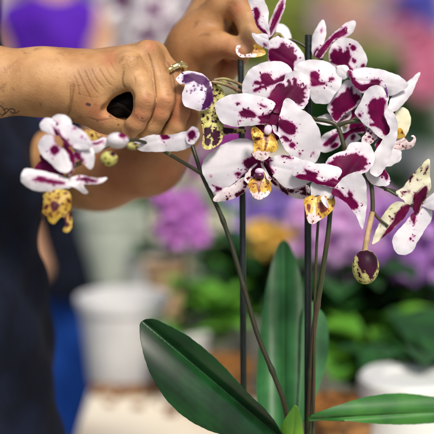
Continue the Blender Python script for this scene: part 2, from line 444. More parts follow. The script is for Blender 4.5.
# --- flower 3: below it, in its shade
f = flower((260, 172), 0)
petal('petal', f, c(200, 130, [(10,205),(20,165),(60,120),(120,80),(180,55),(240,45),(285,62),(310,100),(318,150),(300,190),(250,232),(190,282),(140,322),(100,352),(70,335),(40,287),(17,240)]),
      (258, 162), 2, 4, cup=3, seed=11, bow=2,
      spots=[c(200,130,[(234,170),(262,156),(290,142),(330,150),(345,180),(320,205),(285,205),(258,212),(240,192)]), c(200,130,[(186,236),(206,228),(224,232),(214,248),(192,246)]),
             c(200,130,[(220,255),(240,235),(262,220),(310,190),(295,215),(258,252),(236,262)]), (237.8,177.5,.9),(211,176.2,.9), c(200,130,[(78,302),(92,305),(105,312),(119,319),(108,328),(90,330),(80,339),(86,322)])])
petal('sepal', f, c(200, 130, [(72,382),(86,352),(140,312),(190,280),(240,255),(285,255),(275,285),(255,305),(246,332),(210,360),(150,381),(100,389)]),
      (256, 180), 0, 3, cup=2, seed=12, mat='brown_spot',
      spots=[c(200,130,[(235,280),(262,272),(272,290),(250,298),(236,295)]), c(200,130,[(232,312),(246,300),(256,306),(246,318)]), c(200,130,[(226,322),(240,322),(240,338),(224,334)]), c(200,130,[(192,346),(212,336),(234,330),(238,342),(214,358),(196,368)]), (227.5,198.8,1.2),(229.8,196,.9),(217,203,.6)])
petal('sepal', f, c(250, 140, [(60,110),(90,125),(115,185),(150,220),(190,252),(240,262),(292,242),(322,258),(320,298),(282,319),(230,312),(180,282),(130,242),(95,195),(65,150)]),
      (262, 165), -3, 0, cup=2.2, seed=13, mat='brown_spot',
      spots=[c(250,140,[(70,118),(95,130),(120,180),(165,208),(150,216),(118,200),(88,165)]), c(250,140,[(112,204),(132,222),(152,246),(136,248),(116,226)]),
             c(250,140,[(156,234),(174,254),(198,272),(216,298),(200,294),(178,280),(160,258)]), c(250,140,[(206,268),(240,272),(241,284),(214,284)]), c(250,140,[(253,270),(280,262),(300,250),(300,268),(308,292),(300,303),(276,291),(288,276)])])
petal('petal', f, c(250, 140, [(95,115),(125,92),(160,80),(200,85),(250,92),(300,118),(345,140),(350,190),(330,225),(300,240),(240,263),(192,256),(150,222),(118,172),(100,140)]),
      (268, 165), -8, -15, cup=1.8, seed=14,
      spots=[c(250,140,[(184,72),(196,76),(204,84),(224,92),(226,102),(208,102),(188,90),(180,98),(172,94)]), c(250,140,[(90,110),(112,108),(104,130),(130,176),(110,170),(95,140)])])
petal('lip', f, c(200, 130, [(262,300),(258,270),(285,262),(300,240),(345,235),(372,262),(385,300),(378,340),(350,368),(320,378),(290,362),(270,330)]),
      (260, 175), -9, -14, cup=2.6, bow=2, seed=15, mat='lip', thick=.0012, wave=.8,
      zone=[c(200,130,[(270,335),(300,345),(318,330),(345,345),(372,330),(370,385),(320,395),(268,375)])],
      spots=[c(200,130,[(308,270),(328,270),(324,330),(316,345),(310,320)]), c(200,130,[(285,250),(350,250),(358,268),(320,262),(284,268)]), (254.5,186,.8),(266,187,.8),(255,192,.6),(265,193,.6)])
petal('lip_lobe', f, c(200,130,[(240,262),(262,220),(285,195),(310,182),(302,196),(282,215),(272,250),(262,290),(250,285)]), (258,168), -8, -14, cup=-1, mat='brown_spot', seed=16, spots=[(249.5,178,.9),(252,172,.7)])
petal('lip_lobe', f, c(200,130,[(335,188),(355,210),(370,240),(388,262),(378,275),(362,262),(348,230)]), (262,168), -8, -14, cup=-1, mat='brown_spot', seed=17, spots=[(269,178,.8)])
petal('throat', f, [(242,166),(250,158),(260,154),(272,158),(280,166),(272,176),(262,182),(252,178)], (260,180), 2, 3, cup=1, seed=18, spots=[(260,168,40)], step=1.6)
column(f, 259.2, 175.8, -12.5, 5.2, 3.4, 0, 'column_dark'); column(f, 259.5, 171.2, -13, 4.6, 3.2, 0)

# --- flower 4: right of centre, seen from above
f = flower((341, 182), -24, to=(344, 152, -2))
petal('petal', f, c(300, 130, [(140,185),(150,160),(165,143),(200,125),(245,110),(270,75),(320,65),(372,75),(400,120),(400,180),(370,220),(330,240),(280,262),(235,320),(205,300),(190,240),(165,200)]),
      (341, 182), -23, -17, cup=2.4, seed=21,
      spots=[c(300,130,[(150,182),(176,166),(190,148),(215,138),(245,138),(280,130),(308,124),(320,138),(342,138),(350,150),(366,158),(358,172),(372,188),(348,196),(356,212),(330,222),(290,232),(262,250),(240,330),(200,320),(185,240),(165,196)])])
petal('petal', f, c(300, 130, [(0,175),(30,163),(80,180),(130,184),(190,195),(224,215),(222,245),(205,268),(232,292),(240,318),(210,314),(170,312),(100,294),(40,274),(-10,262),(-42,240),(-30,200)]),
      (342, 184), -27, -19, cup=2.4, seed=22, bow=1,
      spots=[c(300,130,[(-22,246),(2,242),(34,238),(22,214),(20,204),(44,218),(66,226),(98,236),(90,262),(112,278),(150,274),(176,262),(196,270),(222,282),(250,330),(200,320),(150,304),(100,298),(60,282),(10,272),(-25,268)])])
petal('petal', f, c(290, 170, [(225,120),(250,85),(285,45),(340,14),(382,20),(410,60),(416,130),(416,200),(406,270),(393,322),(376,290),(352,238),(305,180),(262,150),(235,140)]),
      (335, 190), -28, -24, cup=-2.2, seed=23,
      spots=[c(290,170,[(215,95),(250,100),(278,118),(300,144),(316,142),(312,124),(326,116),(340,130),(342,152),(362,172),(368,196),(356,214),(330,206),(300,184),(262,152),(215,138)])])
petal('lip_lobe', f, c(290,170,[(112,78),(150,66),(215,80),(235,110),(230,150),(190,150),(150,136),(118,140)]), (322,184), -20, -22, cup=1, mat='petal', seed=24)
petal('lip', f, c(290, 170, [(78,162),(92,148),(120,138),(140,150),(170,140),(215,150),(242,160),(238,198),(208,240),(165,268),(128,293),(105,288),(92,262),(82,215)]),
      (318, 194), -21, -25, cup=3.4, bow=2, seed=25, mat='lip', thick=.0012, wave=.7,
      zone=[c(290,170,[(95,240),(120,236),(128,180),(140,240),(165,262),(130,300),(98,295)])],
      spots=[c(290,170,[(150,180),(165,175),(205,190),(200,215),(170,235),(160,215)]), c(290,170,[(90,190),(112,190),(108,230),(94,220)])])
petal('lip_lobe', f, c(290,170,[(168,140),(192,150),(208,185),(205,205),(190,196),(174,172)]), (322,194), -27, -30, cup=-1, mat='petal', seed=26)

# --- flower 1: top left, side on, its lip reaching left to the pinching fingers
f = flower((270, 40), 8, to=(300, 90, 20))
petal('sepal', f, [(276,26),(281,24),(287,27),(291,36),(292,46),(284,46),(277,42)], (280,46), 34, 44, cup=1, seed=31)
petal('petal', f, c(220, 0, [(150,-20),(152,0),(165,40),(182,92),(202,150),(235,176),(262,205),(272,195),(263,130),(262,60),(244,8),(220,-30),(180,-40)]),
      (269, 38), 6, 2, cup=1.5, seed=32, spots=[c(220,0,[(184,46),(200,42),(214,60),(219,84),(206,104),(214,138),(248,168),(262,205),(240,186),(214,162),(196,132),(186,90)])])
petal('sepal', f, c(220, 0, [(262,196),(264,140),(286,75),(318,8),(335,-25),(352,-35),(358,0),(350,45),(330,100),(302,160),(284,192)]),
      (268, 38), 8, 14, cup=-2, seed=33, spots=[c(220,0,[(268,190),(272,140),(295,80),(324,18),(342,0),(342,40),(322,96),(296,152),(280,184)])])
petal('petal', f, c(220, 0, [(262,332),(261,270),(262,228),(288,206),(330,204),(370,214),(412,240),(440,275),(460,315),(466,380),(430,420),(380,430),(310,400)]),
      (269, 48), 9, 13, cup=2.5, seed=34,
      spots=[c(220,0,[(263,320),(266,268),(296,262),(318,258),(328,236),(342,232),(358,240),(370,256),(396,254),(404,272),(400,290),(416,300),(418,322),(402,336),(400,362),(392,390),(350,385),(300,370)])])
petal('lip', f, c(220, 0, [(84,262),(95,246),(112,246),(108,258),(98,268),(112,292),(145,294),(172,286),(186,262),(178,246),(205,242),(232,262),(250,290),(232,302),(190,310),(150,312),(115,310),(92,292)]),
      (264, 50), 2, 6, cup=-2, seed=35, mat='lip', wave=.8,
      zone=[c(220,0,[(78,240),(120,240),(116,266),(140,290),(170,288),(200,302),(140,330),(76,300)])], spots=[(248,55,.5)])
petal('lip_lobe', f, c(220, 0, [(172,180),(205,184),(240,182),(262,200),(266,262),(250,262),(232,256),(205,240),(190,222)]),
      (268, 40), 0, 1, cup=2, seed=36, spots=[c(220,0,[(236,234),(256,246),(250,254),(238,246)])])

# --- flower 5: behind the centre, white petal with a heart-shaped blotch and a dark one under it
f = flower((342, 100), 12, to=(346, 127, 20))
petal('petal', f, c(260, 50, [(184,108),(205,75),(258,55),(330,55),(390,80),(432,125),(445,165),(432,205),(400,250),(370,290),(330,292),(290,281),(268,240),(258,170),(238,130)]),
      (336, 92), 4, 7, cup=2.6, seed=41, bow=1,
      spots=[c(260,50,[(272,132),(282,118),(304,118),(322,138),(320,162),(330,174),(354,174),(352,188),(320,192),(280,196),(276,170)]), c(260,50,[(374,156),(390,146),(404,152),(402,164),(384,166)])])
petal('petal', f, c(300, 70, [(158,180),(190,130),(225,80),(260,54),(302,70),(332,110),(332,150),(312,192),(280,216),(240,242),(196,286),(168,250),(148,205)]),
      (345, 90), 10, 12, cup=2, seed=42,
      spots=[c(300,70,[(172,178),(186,156),(208,146),(222,126),(246,118),(250,98),(262,92),(270,100),(282,90),(288,106),(290,128),(306,126),(312,136),(326,136),(326,160),(316,166),(298,196),(240,232),(196,278),(174,252),(180,242),(166,236),(178,226),(166,214),(180,204),(168,194)]), ])
for sd, pl, sp in ((43, [(60,275),(110,250),(160,240),(192,278),(200,300),(150,300),(100,290)], []),
               (44, [(200,285),(236,245),(276,222),(272,262),(228,292)], [[(208,284),(240,256),(266,240),(250,264)]]),
               (45, [(100,420),(120,360),(165,330),(215,320),(232,360),(215,410),(170,440),(120,445)], [[(126,410),(150,375),(200,342),(212,352),(180,390),(150,412)],[(165,412),(190,396),(212,398),(200,420),(175,425)]]),
               (46, [(225,330),(262,300),(300,290),(350,300),(355,340),(310,345),(270,380),(240,410)], [[(225,330),(262,300),(300,290),(350,300),(355,335),(300,340),(262,360),(240,400)]]),
               (47, [(240,400),(262,362),(292,340),(312,350),(330,372),(290,400),(250,420)], [[(275,360),(295,345),(300,365),(280,385)]]),
               (48, [(200,285),(275,225),(320,205),(330,250),(340,300),(280,320),(230,340)], [[(270,235),(300,212),(330,240),(345,300),(270,320),(275,280)]])):
    petal('sepal' if sd % 2 else 'petal', f, c(300, 70, pl), (346,126), 13 + sd % 3 * 2 + (8 if sd in (46, 48) else 0), 15 + sd % 3 * 2 + (8 if sd in (46, 48) else 0), cup=1.2, seed=sd, spots=[c(300,70,q) for q in sp], mat='petal')

# --- flower 6: top right, upright sepals and one long sideways petal
f = flower((330, 70), 10, to=(346, 127, 18))
petal('sepal', f, c(280, 0, [(178,300),(172,260),(175,210),(192,160),(230,108),(249,140),(249,190),(236,240),(216,280),(196,310)]), (318,56), 13, 15, cup=2, seed=51,
      spots=[c(280,0,[(220,160),(228,152),(229,172),(223,180)]), c(280,0,[(182,290),(200,262),(214,268),(206,300),(188,312)])])
petal('sepal', f, c(280, 0, [(188,302),(215,260),(280,190),(340,138),(380,114),(409,114),(406,150),(386,185),(340,206),(292,226),(245,290),(218,318)]), (318,58), 11, 9, cup=1.5, seed=52,
      spots=[c(280,0,[(190,310),(220,262),(280,196),(325,165),(345,150),(362,146),(356,164),(364,176),(350,194),(328,204),(290,222),(240,290),(215,316)])])
petal('petal', f, c(280, 0, [(264,312),(270,268),(300,222),(340,205),(382,208),(420,228),(450,265),(472,318),(470,350),(450,372),(400,384),(350,372),(290,362)]),
      (345, 68), 8, 4, cup=2.5, seed=53,
      spots=[c(280,0,[(270,294),(284,280),(288,264),(304,268),(316,280),(322,262),(334,266),(336,288),(352,276),(372,268),(380,290),(386,306),(380,330),(374,350),(395,378),(380,392),(340,362),(300,350),(276,340),(280,326),(268,318)]),
             (353,47.8,2.8),(347.5,48.2,1.6),(354,60.8,2.2),(363.4,65.8,1.8)])
petal('petal', f, c(340, 40, [(-20,150),(0,138),(40,140),(52,178),(45,200),(20,215),(-10,200)]), (352,78), 5, 6, cup=1, seed=54)
petal('petal', f, c(340, 40, [(40,170),(70,163),(130,150),(220,160),(310,190),(360,225),(368,250),(330,280),(270,302),(240,270),(190,262),(130,288),(98,272),(70,240)]),
      (352, 80), 3, -1, cup=2.2, seed=55,
      spots=[c(340,40,[(40,170),(60,168),(70,200),(92,226),(120,240),(160,232),(166,210),(180,214),(216,214),(215,245),(182,252),(155,266),(126,280),(98,272),(66,235)])])

# --- flower 7: right, seen from the side, its lip pointing right
f = flower((372, 118), -2, to=(350, 122, 0))
petal('petal', f, c(340, 90, [(300,118),(330,94),(368,108),(384,160),(376,210),(350,252),(318,240),(290,180)]), (395,128), 8, 10, cup=-2, seed=61, mat='cream')
petal('sepal', f, c(340, 90, [(255,395),(262,350),(300,325),(330,330),(331,375),(292,402)]), (392,155), 7, 9, cup=1, seed=62)
petal('petal', f, c(340, 40, [(262,386),(265,345),(282,308),(330,258),(388,208),(428,176),(432,192),(402,260),(386,296),(340,350),(302,386)]), (388,110), 0, 12, cup=1.6, seed=63)
petal('sepal', f, c(340, 40, [(238,310),(242,262),(246,240),(259,268),(264,315),(255,340)]), (387,104), -3, -2, cup=1, seed=64, mat='violet', spots=[c(340,40,[(240,300),(247,250),(256,270),(260,310)])])
petal('petal', f, c(340, 90, [(80,130),(88,105),(104,78),(128,25),(155,-10),(185,-26),(220,-20),(246,10),(256,55),(262,100),(272,160),(278,230),(250,275),(205,250),(165,210),(140,195),(108,160)]),
      (386, 138), -7, -10, cup=2.2, seed=65,
      spots=[c(340,90,[(148,84),(160,70),(172,52),(188,44),(206,50),(228,38),(240,44),(248,72),(240,110),(240,140),(258,180),(272,220),(262,252),(238,240),(222,216),(196,200),(168,194),(162,182),(184,180),(174,162),(160,150),(164,136),(148,128),(156,112)]), (359.8,115.4,2.0)])
petal('petal', f, c(340, 90, [(150,200),(180,180),(215,190),(232,215),(225,240),(190,275),(150,300),(120,290),(118,262),(140,235)]), (378,140), -4, -3, cup=1, seed=66, mat='brown_spot',
      spots=[(368,131,1.2),(371,133.5,1.3),(374,131,1.),(369,137,1.5),(373,139,1.2),(377,135,1.1),(366,140,.9),(371,142,1.),(376,129,.8),(379,140,1.6)])
petal('petal', f, c(340, 90, [(225,250),(262,225),(285,290),(262,345),(225,350),(190,300)]), (386,136), -3, -4, cup=1, seed=67, spots=[c(340,90,[(225,250),(262,225),(272,270),(240,300),(200,320),(190,300)])])
petal('petal', f, c(340, 90, [(238,132),(248,110),(266,104),(295,128),(312,180),(312,240),(296,295),(272,350),(245,420),(205,470),(165,450),(170,400),(190,335),(230,272),(270,222),(256,172)]),
      (386, 118), -12, -9, cup=-2, seed=68)
petal('sepal', f, c(354, 150, [(60,110),(75,60),(120,20),(190,-10),(252,5),(254,30),(240,58),(205,84),(170,96),(190,140),(196,170),(186,192),(150,196),(100,186),(72,155)]),
      (378, 150), -6, -3, cup=2, seed=69, spots=[c(354,150,[(126,132),(145,122),(158,104),(170,106),(176,124),(186,136),(184,160),(172,162),(162,142),(140,142)])])
petal('lip', f, c(340, 90, [(284,318),(292,288),(305,262),(330,250),(352,262),(375,282),(392,272),(398,258),(386,250),(398,246),(410,258),(410,285),(390,312),(350,322),(310,330)]),
      (395,146), 1, -2, cup=2.4, seed=70, mat='lip', zone=[c(340,90,[(270,340),(280,262),(330,240),(430,230),(430,340)])], spots=[c(340,90,[(286,320),(296,312),(306,324),(292,332)])])
petal('lip_lobe', f, c(340, 90, [(300,240),(308,215),(325,205),(345,225),(352,255),(325,262),(302,262)]), (398,138), -1, -3, cup=2, seed=71, mat='lip')

# --- flower 8: lower right, cream, turned away
f = flower((412, 206), 0, to=(385, 189, 3), mat='stem')
petal('sepal', f, c(354, 150, [(228,228),(268,200),(310,140),(350,100),(385,60),(408,51),(413,90),(411,140),(419,200),(392,240),(342,272),(292,300),(272,278)]), (410,204), 1, -4, cup=2, seed=81, mat='cream',
      spots=[c(354,150,[(296,155),(312,140),(316,146),(302,164)]),c(354,150,[(385,120),(392,96),(402,84),(404,92),(396,110)]),(402.5,193,1.),(408.5,191.5,1.),(403.5,194.5,.9),(412,176,1.1),(415,172.5,.9),(421,168,.8),(425,173,1.),(418,180,.6),
             c(354,150,[(325,240),(345,225),(385,195),(396,205),(392,240),(360,275),(330,300),(320,270)])])
petal('sepal', f, [(372,244),(375.5,232),(381.5,218),(389.5,206.5),(398,201.5),(405,203),(410,207),(404,218),(392,230),(381,239)], (410,207), 1, 6, cup=-2, seed=82, mat='cream',
      spots=[[(381,240),(383.5,233.5),(392,222.5),(396,214),(400,209),(404,205),(412,204),(412,212),(404,219),(392,230)], (395,213.5,.8),(391,218.5,.7)])
petal('petal', f, c(354, 150, [(330,270),(335,240),(372,205),(396,195),(400,215),(392,260),(370,300),(352,340),(330,345),(318,310)]), (414,210), -3, -5, cup=-1, seed=83, mat='cream',
      spots=[c(354,150,[(322,280),(335,240),(372,205),(398,192),(400,222),(390,262),(366,296),(352,340),(328,350),(312,310)])])
petal('petal', f, c(345, 215, [(258,135),(278,92),(318,52),(350,8),(385,-20),(430,-40),(470,-30),(470,20),(440,70),(415,110),(390,152),(370,190),(332,216),(290,211),(264,182)]), (420,210), -2, -7, cup=2.4, seed=84, bow=1,
      spots=[(410.5,239,.9),(413.5,236.5,.7),(412,240.5,.5), c(345,215,[(352,5),(385,-30),(384,20),(376,56),(366,40)])])
petal('petal', f, [(421,204),(427,198),(436,192),(452,190),(456,202),(448,210),(434,210),(426,208)], (420,205), -3, -9, cup=1.5, seed=85)

# --- flower 9: left, side on, half closed, beside the fingers
f = flower((212, 84), -4, to=(238, 91, 6))
petal('sepal', f, c(165, 55, [(240,150),(262,142),(290,152),(310,185),(322,225),(300,260),(318,330),(322,380),(300,434),(250,450),(215,400),(195,340),(190,300),(230,250),(245,190)]),
      (212, 86), 2, 4, cup=3, seed=91, mat='mottle',
      spots=[(214,112,1.3),(209,118,1.6),(216,121,1.5),(205,124,1.4),(212,127,1.6),(219,128,1.5),(207,131,1.4),(202,115,1.1),(203,119,.9),(217,90,1.1),(214,96,1.2),(218,100,.8),(213,103,.9),(220,114,1.),(222,122,.9)])
petal('petal', f, c(165, 110, [(195,40),(225,20),(270,40),(310,100),(312,150),(296,185),(262,206),(228,216),(202,200),(206,150),(204,100)]),
      (212, 118), -3, -8, cup=3.5, seed=92, mat='mottle',
      spots=[c(165,110,[(215,100),(240,95),(255,120),(235,135),(220,160),(212,130)]), c(165,110,[(250,130),(280,110),(298,120),(290,150),(262,160)]), c(165,110,[(215,165),(240,150),(250,165),(236,195),(222,190)]), c(165,110,[(255,170),(280,160),(290,175),(262,195)]),(208,119,1.4),(216,121,1.2),(212,116,1.)])
petal('sepal', f, c(165, 110, [(300,90),(340,95),(390,100),(434,108),(434,125),(400,128),(350,130),(310,140)]), (218,130), 4, 10, cup=1, seed=93, mat='mottle', spots=[c(165,110,[(315,100),(350,98),(380,112),(350,128),(318,125)]),(240,133,1.6),(247,131,2)])
petal('petal', f, c(165, 55, [(60,132),(76,108),(98,92),(150,88),(210,108),(248,148),(258,190),(262,240),(245,280),(212,300),(190,302),(158,296),(104,272),(92,222),(108,162),(84,158)]),
      (210, 82), -6, -8, cup=3.2, seed=94, mat='violet', bow=2,
      spots=[c(165,55,[(98,114),(120,102),(160,100),(212,116),(240,146),(238,176),(222,180),(206,160),(180,158),(158,142),(130,150),(104,152)]), c(165,55,[(226,186),(246,170),(258,200),(260,250),(236,284),(200,300),(212,250),(222,220)]),
             (195,89,.9),(198,85.5,.9),(191,90.5,1.),(202,88,.8),(194,86,.7)])

# --- flower bud on the right spike
bud_c = at(365.6, 267, .998)
mb = MB(); mb.ball(bud_c, (13.6 * KPX, 17.3 * KPX, 12.5 * KPX), 32, 24, [RGT, UP, FWD])
P = pts3([(372.5, 212, 2), (368, 232, 0), (364.5, 252, -2)])
mb2 = MB(); mb2.tube(P, [.0023] * len(P), 12)
bud = mb2.build('flower_bud', M['stem_pale'], orchid)
bb = mb.build('bud_tepals', M['mottle'], bud)
bv = np.array([v.co[:] for v in bb.data.vertices]); rel = bv - bud_c
bx = rel @ RGT / KPX; by = -(rel @ UP) / KPX
Q = np.stack([bx + 365.6, by + 267], 1)
spot = sdf_polys(Q, [c(345,215,[(60,200),(100,184),(150,192),(176,235),(170,285),(150,320),(132,344),(116,322),(100,300),(84,280),(66,240)]), c(345,215,[(60,250),(84,255),(96,312),(80,305)]),(377,278,1.2),(371,281,1.2),(357,270,1.),(361,277,.8)])
spot = np.where(rel @ FWD > 0, sdf_polys(Q, [(365,262,9.)]), spot)
attr(bb, 'spot', spot); attr(bb, 'fan', np.arctan2(bx, 30 - by) * 2); attr(bb, 'along', by / 20); attr(bb, 'zone', by * 0 - 9); attr(bb, 'side', bx / 14)
for v, p in zip(bb.data.vertices, bv):                                    # seams between the folded tepals, pointed tip
    a = math.atan2((p - bud_c) @ FWD, (p - bud_c) @ RGT)
    v.co = bud_c + (p - bud_c) * (1 - .05 * abs(math.cos(a * 1.5 + .6)) ** 12)
bb.data.update()

# --- stems
def stem(path, r, mat='stem', name='stem', nodes=(), parent=None):
    mb = MB(); P = pts3(path); n = len(P)
    rr = [(r[0] + (r[1] - r[0]) * i / (n - 1)) / 1000 for i in range(n)]
    for q in nodes:
        j = int(q * (n - 1))
        for i in range(n): rr[i] *= 1 + .28 * math.exp(-((i - j) / 1.3) ** 2)
    mb.tube(P, rr, 14); return mb.build(name, M[mat], parent or orchid)
s1 = stem([(302,480,40),(308,434,30),(313,340,14),(321,282,4),(328,235,-2),(331,205,2),(336,178,8),(344,152,2),(343,143,1),(337,126,2),(326,121,3),(314,119,6),(300,112,16),(290,95,18)], (2.6, 1.7), 'stem', nodes=(.26, .42))
stem([(337,126,2),(348,122,0),(362,121,-1),(372,120,0)], (1.9, 1.6), 'stem', 'side_stem', parent=s1)
stem([(344,150,2),(358,166,5),(370,182,4),(372.5,198,3),(372.5,212,2)], (1.7, 1.9), 'stem', 'side_stem', parent=s1)
stem([(371,183,4),(378,185.5,3),(386,189,2),(398,196,1)], (1.3, 1.1), 'stem', 'side_stem', parent=s1)
stem([(372.5,211,2),(379,219,2),(388,226,3)], (1.4, 1.1), 'stem', 'side_stem', parent=s1)
stem([(290,95,18),(270,70,20),(290,40,22),(330,66,16)], (1.5, 1.2), 'stem', 'side_stem', parent=s1)
s2 = stem([(292,470,34),(286,412,22),(275,378,18),(258,336,16),(245,292,14),(233,250,13),(222,218,12),(209,190,11),(201,172,11),(193,148,14),(189,136,22)], (2.3, 1.7), 'stem_dark', nodes=(.3, .55, .74))
stem([(202,174,11),(184,163,-8),(165,152,-24),(150,144,-38),(128,140,-52),(100,150,-60),(84,160,-66),(66,168,-68)], (1.8, .8), 'stem_dark', 'side_stem', parent=s2)
stem([(313,434,24),(314,380,16),(315,300,8),(317,240,5),(320,198,2)], (1.5, 1.1), 'stem', 'stem')
stem([(212,82,-2),(224,84,0),(240,91,8),(262,100,18)], (1.5, 1.3), 'pedicel', 'side_stem', parent=s1)
stem([(214,80,2),(226,79,4),(243,86,10),(262,98,20)], (1.2, 1.1), 'pedicel', 'side_stem', parent=s1)

# --- left spray of the same plant, a little behind the focus: blooms and yellow buds under the hand
CL = lambda pts: c(20, 105, pts, 2.411)
DL = -128; petal_, flower_ = petal, flower
def petal(n, f, o, b, d0, d1, **k): return petal_(n, f, o, b, d0 + DL, d1 + DL, **k)
def flower(cn, d, to): return flower_(cn, d + DL, to=(to[0], to[1], to[2] + DL))
CP = lambda pts: c(35, 105, pts, 4.822)
CQ = lambda pts: c(20, 160, pts, 4.822)
f = flower((63, 148), 42, to=(84, 160, 50))
petal('sepal', f, CP([(24,240),(60,250),(100,290),(130,318),(100,322),(60,305),(30,275)]), (66,158), 48, 50, cup=1, seed=100, spots=[CP([(10,230),(60,240),(140,320),(60,330),(10,280)])])
petal('petal', f, CP([(22,95),(50,64),(92,72),(112,110),(110,150),(78,140),(36,122)]), (60,140), 45, 48, cup=1.5, seed=101, spots=[CP([(88,110),(108,120),(110,150),(96,140)])])
petal('petal', f, CP([(84,62),(118,44),(158,56),(178,94),(160,130),(128,128),(100,96)]), (60,138), 44, 48, cup=1.5, seed=102, spots=[CP([(96,80),(112,92),(130,124),(112,120)])])
petal('petal', f, CP([(108,100),(150,92),(204,108),(254,148),(276,196),(240,216),(186,206),(146,182),(112,142)]), (60,142), 41, 37, cup=2.5, seed=103, spots=[CP([(104,118),(124,140),(156,176),(184,204),(150,196),(112,156)]), (75,128,1.2), (82,137,1.)])
petal('petal', f, CP([(16,185),(48,144),(86,150),(106,190),(136,212),(164,250),(178,302),(150,328),(108,312),(66,272),(26,232)]), (58,140), 39, 36, cup=2.5, seed=104, spots=[CP([(72,212),(98,192),(120,216),(104,236),(84,238)]), CP([(92,146),(110,160),(128,190),(116,200),(98,176)])])
petal('sepal', f, CP([(138,176),(160,200),(186,236),(194,280),(180,326),(164,340),(172,292),(160,240),(140,206)]), (62,140), 38, 37, cup=-1, seed=105, spots=[CP([(130,170),(165,200),(192,240),(190,300),(165,340),(165,250),(140,210)])])
petal('sepal', f, CP([(184,230),(214,212),(250,190),(276,204),(288,262),(272,308),(244,294),(226,270),(196,262)]), (74,152), 40, 42, cup=2, seed=106, spots=[CP([(186,232),(206,228),(232,262),(238,280),(200,262)])])
petal('sepal', f, CP([(252,178),(290,172),(336,156),(356,182),(330,208),(296,232),(268,222)]), (88,146), 44, 50, cup=2, seed=107, spots=[CP([(262,186),(300,180),(330,172),(300,192)])])
petal('sepal', f, CP([(240,126),(268,124),(310,146),(344,160),(338,180),(300,172),(256,158)]), (88,136), 46, 52, cup=1.5, seed=108, mat='lip_pale')
f = flower((66, 180), 42, to=(80, 164, 50))
petal('sepal', f, CQ([(70,60),(84,16),(120,2),(170,30),(210,70),(180,86),(120,74)]), (64,178), 47, 49, cup=1, seed=110, spots=[CQ([(60,60),(80,10),(120,-6),(180,30),(220,76),(120,86)])])
petal('petal', f, CQ([(4,82),(20,46),(60,44),(130,58),(190,74),(236,98),(244,130),(212,138),(130,152),(58,142),(14,112)]), (67,183), 40, 38, cup=2.5, seed=111, spots=[CQ([(56,96),(84,82),(110,82),(150,94),(200,104),(216,118),(160,116),(100,104)])])
petal('petal', f, CQ([(226,92),(258,80),(300,74),(370,88),(412,82),(418,94),(372,116),(306,118),(328,154),(312,162),(268,136),(236,122)]), (66,182), 41, 45, cup=2, seed=112, spots=[CQ([(272,92),(310,84),(372,98),(360,106),(300,100)])])
petal('lip', f, CQ([(118,165),(156,146),(206,142),(236,156),(248,196),(240,246),(216,268),(190,280),(164,306),(140,296),(130,268),(110,250),(114,206)]), (58,192), 36, 31, cup=3.5, bow=2, seed=113, mat='lip_pale', spots=[CQ([(146,206),(170,198),(188,220),(176,244),(152,240)]), (46.5,207,2.2), (50,214,1.4)], wave=1.2)
petal('lip_lobe', f, CQ([(206,262),(236,250),(252,286),(248,326),(226,350),(206,338),(222,314),(216,286)]), (66,214), 33, 31, cup=2, seed=114, mat='lip_pale', spots=[CQ([(212,280),(224,276),(228,312),(218,318)])])
DL = -72
f = flower((155, 143), 30, to=(170, 154, 40))
petal('petal', f, CL([(272,100),(284,84),(320,72),(360,72),(410,62),(432,66),(425,88),(395,108),(350,112),(300,112)]), (196,132), 24, 32, cup=2, seed=121, spots=[CL([(338,72),(352,70),(362,80),(344,84)]),CL([(412,92),(420,88),(416,98)])])
petal('sepal', f, CL([(400,72),(414,52),(428,58),(430,74),(418,94),(402,90)]), (196,130), 22, 24, cup=1, seed=122, mat='petal', spots=[CL([(404,70),(416,60),(424,72),(412,84)])])
def small_bud(px, py, d, rx, ry, mat):
    mb = MB(); mb.ball(at(px, py, 1 + d / 1000), (rx * KPX, ry * KPX, rx * KPX), 20, 14, [RGT, UP, FWD])
    o = mb.build('flower_bud', M[mat], orchid)
    n = len(o.data.vertices); rel = np.array([v.co[:] for v in o.data.vertices]) - at(px, py, 1 + d / 1000)
    Q = np.stack([px + rel @ RGT / KPX, py - rel @ UP / KPX], 1)
    attr(o, 'spot', sdf_polys(Q, [(px + rx * .5, py - ry * .6, rx * .3)])); attr(o, 'fan', np.arctan2(Q[:, 0] - px, 20)); attr(o, 'along', (Q[:, 1] - py) / 9); attr(o, 'zone', np.zeros(n) - 9); attr(o, 'side', np.zeros(n))
    return o
small_bud(109, 158.5, -86, 8, 7, 'mottle'); small_bud(117.5, 140.5, -82, 10.5, 7.5, 'petal'); small_bud(133, 146, -76, 6, 3.6, 'mottle')

petal, flower = petal_, flower_

# --- leaves
CB = lambda pts: c(120, 230, pts, 2.126)
petal('leaf', orchid, CB([(42,205),(50,192),(72,190),(108,206),(150,230),(210,280),(270,345),(312,386),(345,434),(352,470),(300,480),(250,445),(200,430),(160,412),(128,390),(100,362),(78,330),(58,290),(46,245)]),
      (290, 446), 10, -14, cup=-1, bow=9, mat='leaf', groove=5, wave=0, seed=201, fold=-9, bulge=5, tip=(146, 324), rag=.4, ruffle=0, thick=.0013, step=1.8)
CR = lambda pts: c(280, 260, pts, 2.494)
petal('leaf', orchid, CR([(70,398),(100,378),(145,363),(220,342),(300,334),(384,343),(440,352),(480,375),(440,398),(384,405),(320,409),(250,408),(170,402),(110,398)]),
      (306, 419), 8, 46, cup=3, bow=0, mat='leaf_mid', groove=4, fold=4, bulge=2, wave=0, seed=202, rag=.3, ruffle=0, thick=.002, step=1.8)
petal('leaf', orchid, [(278,440),(284,421),(290,411),(295.5,405.5),(300,412),(302,424),(303,445),(292,455)], (291,455), 18, 0, cup=3, mat='leaf_young', groove=2, wave=.4, seed=203, rag=.3, ruffle=0, thick=.002)
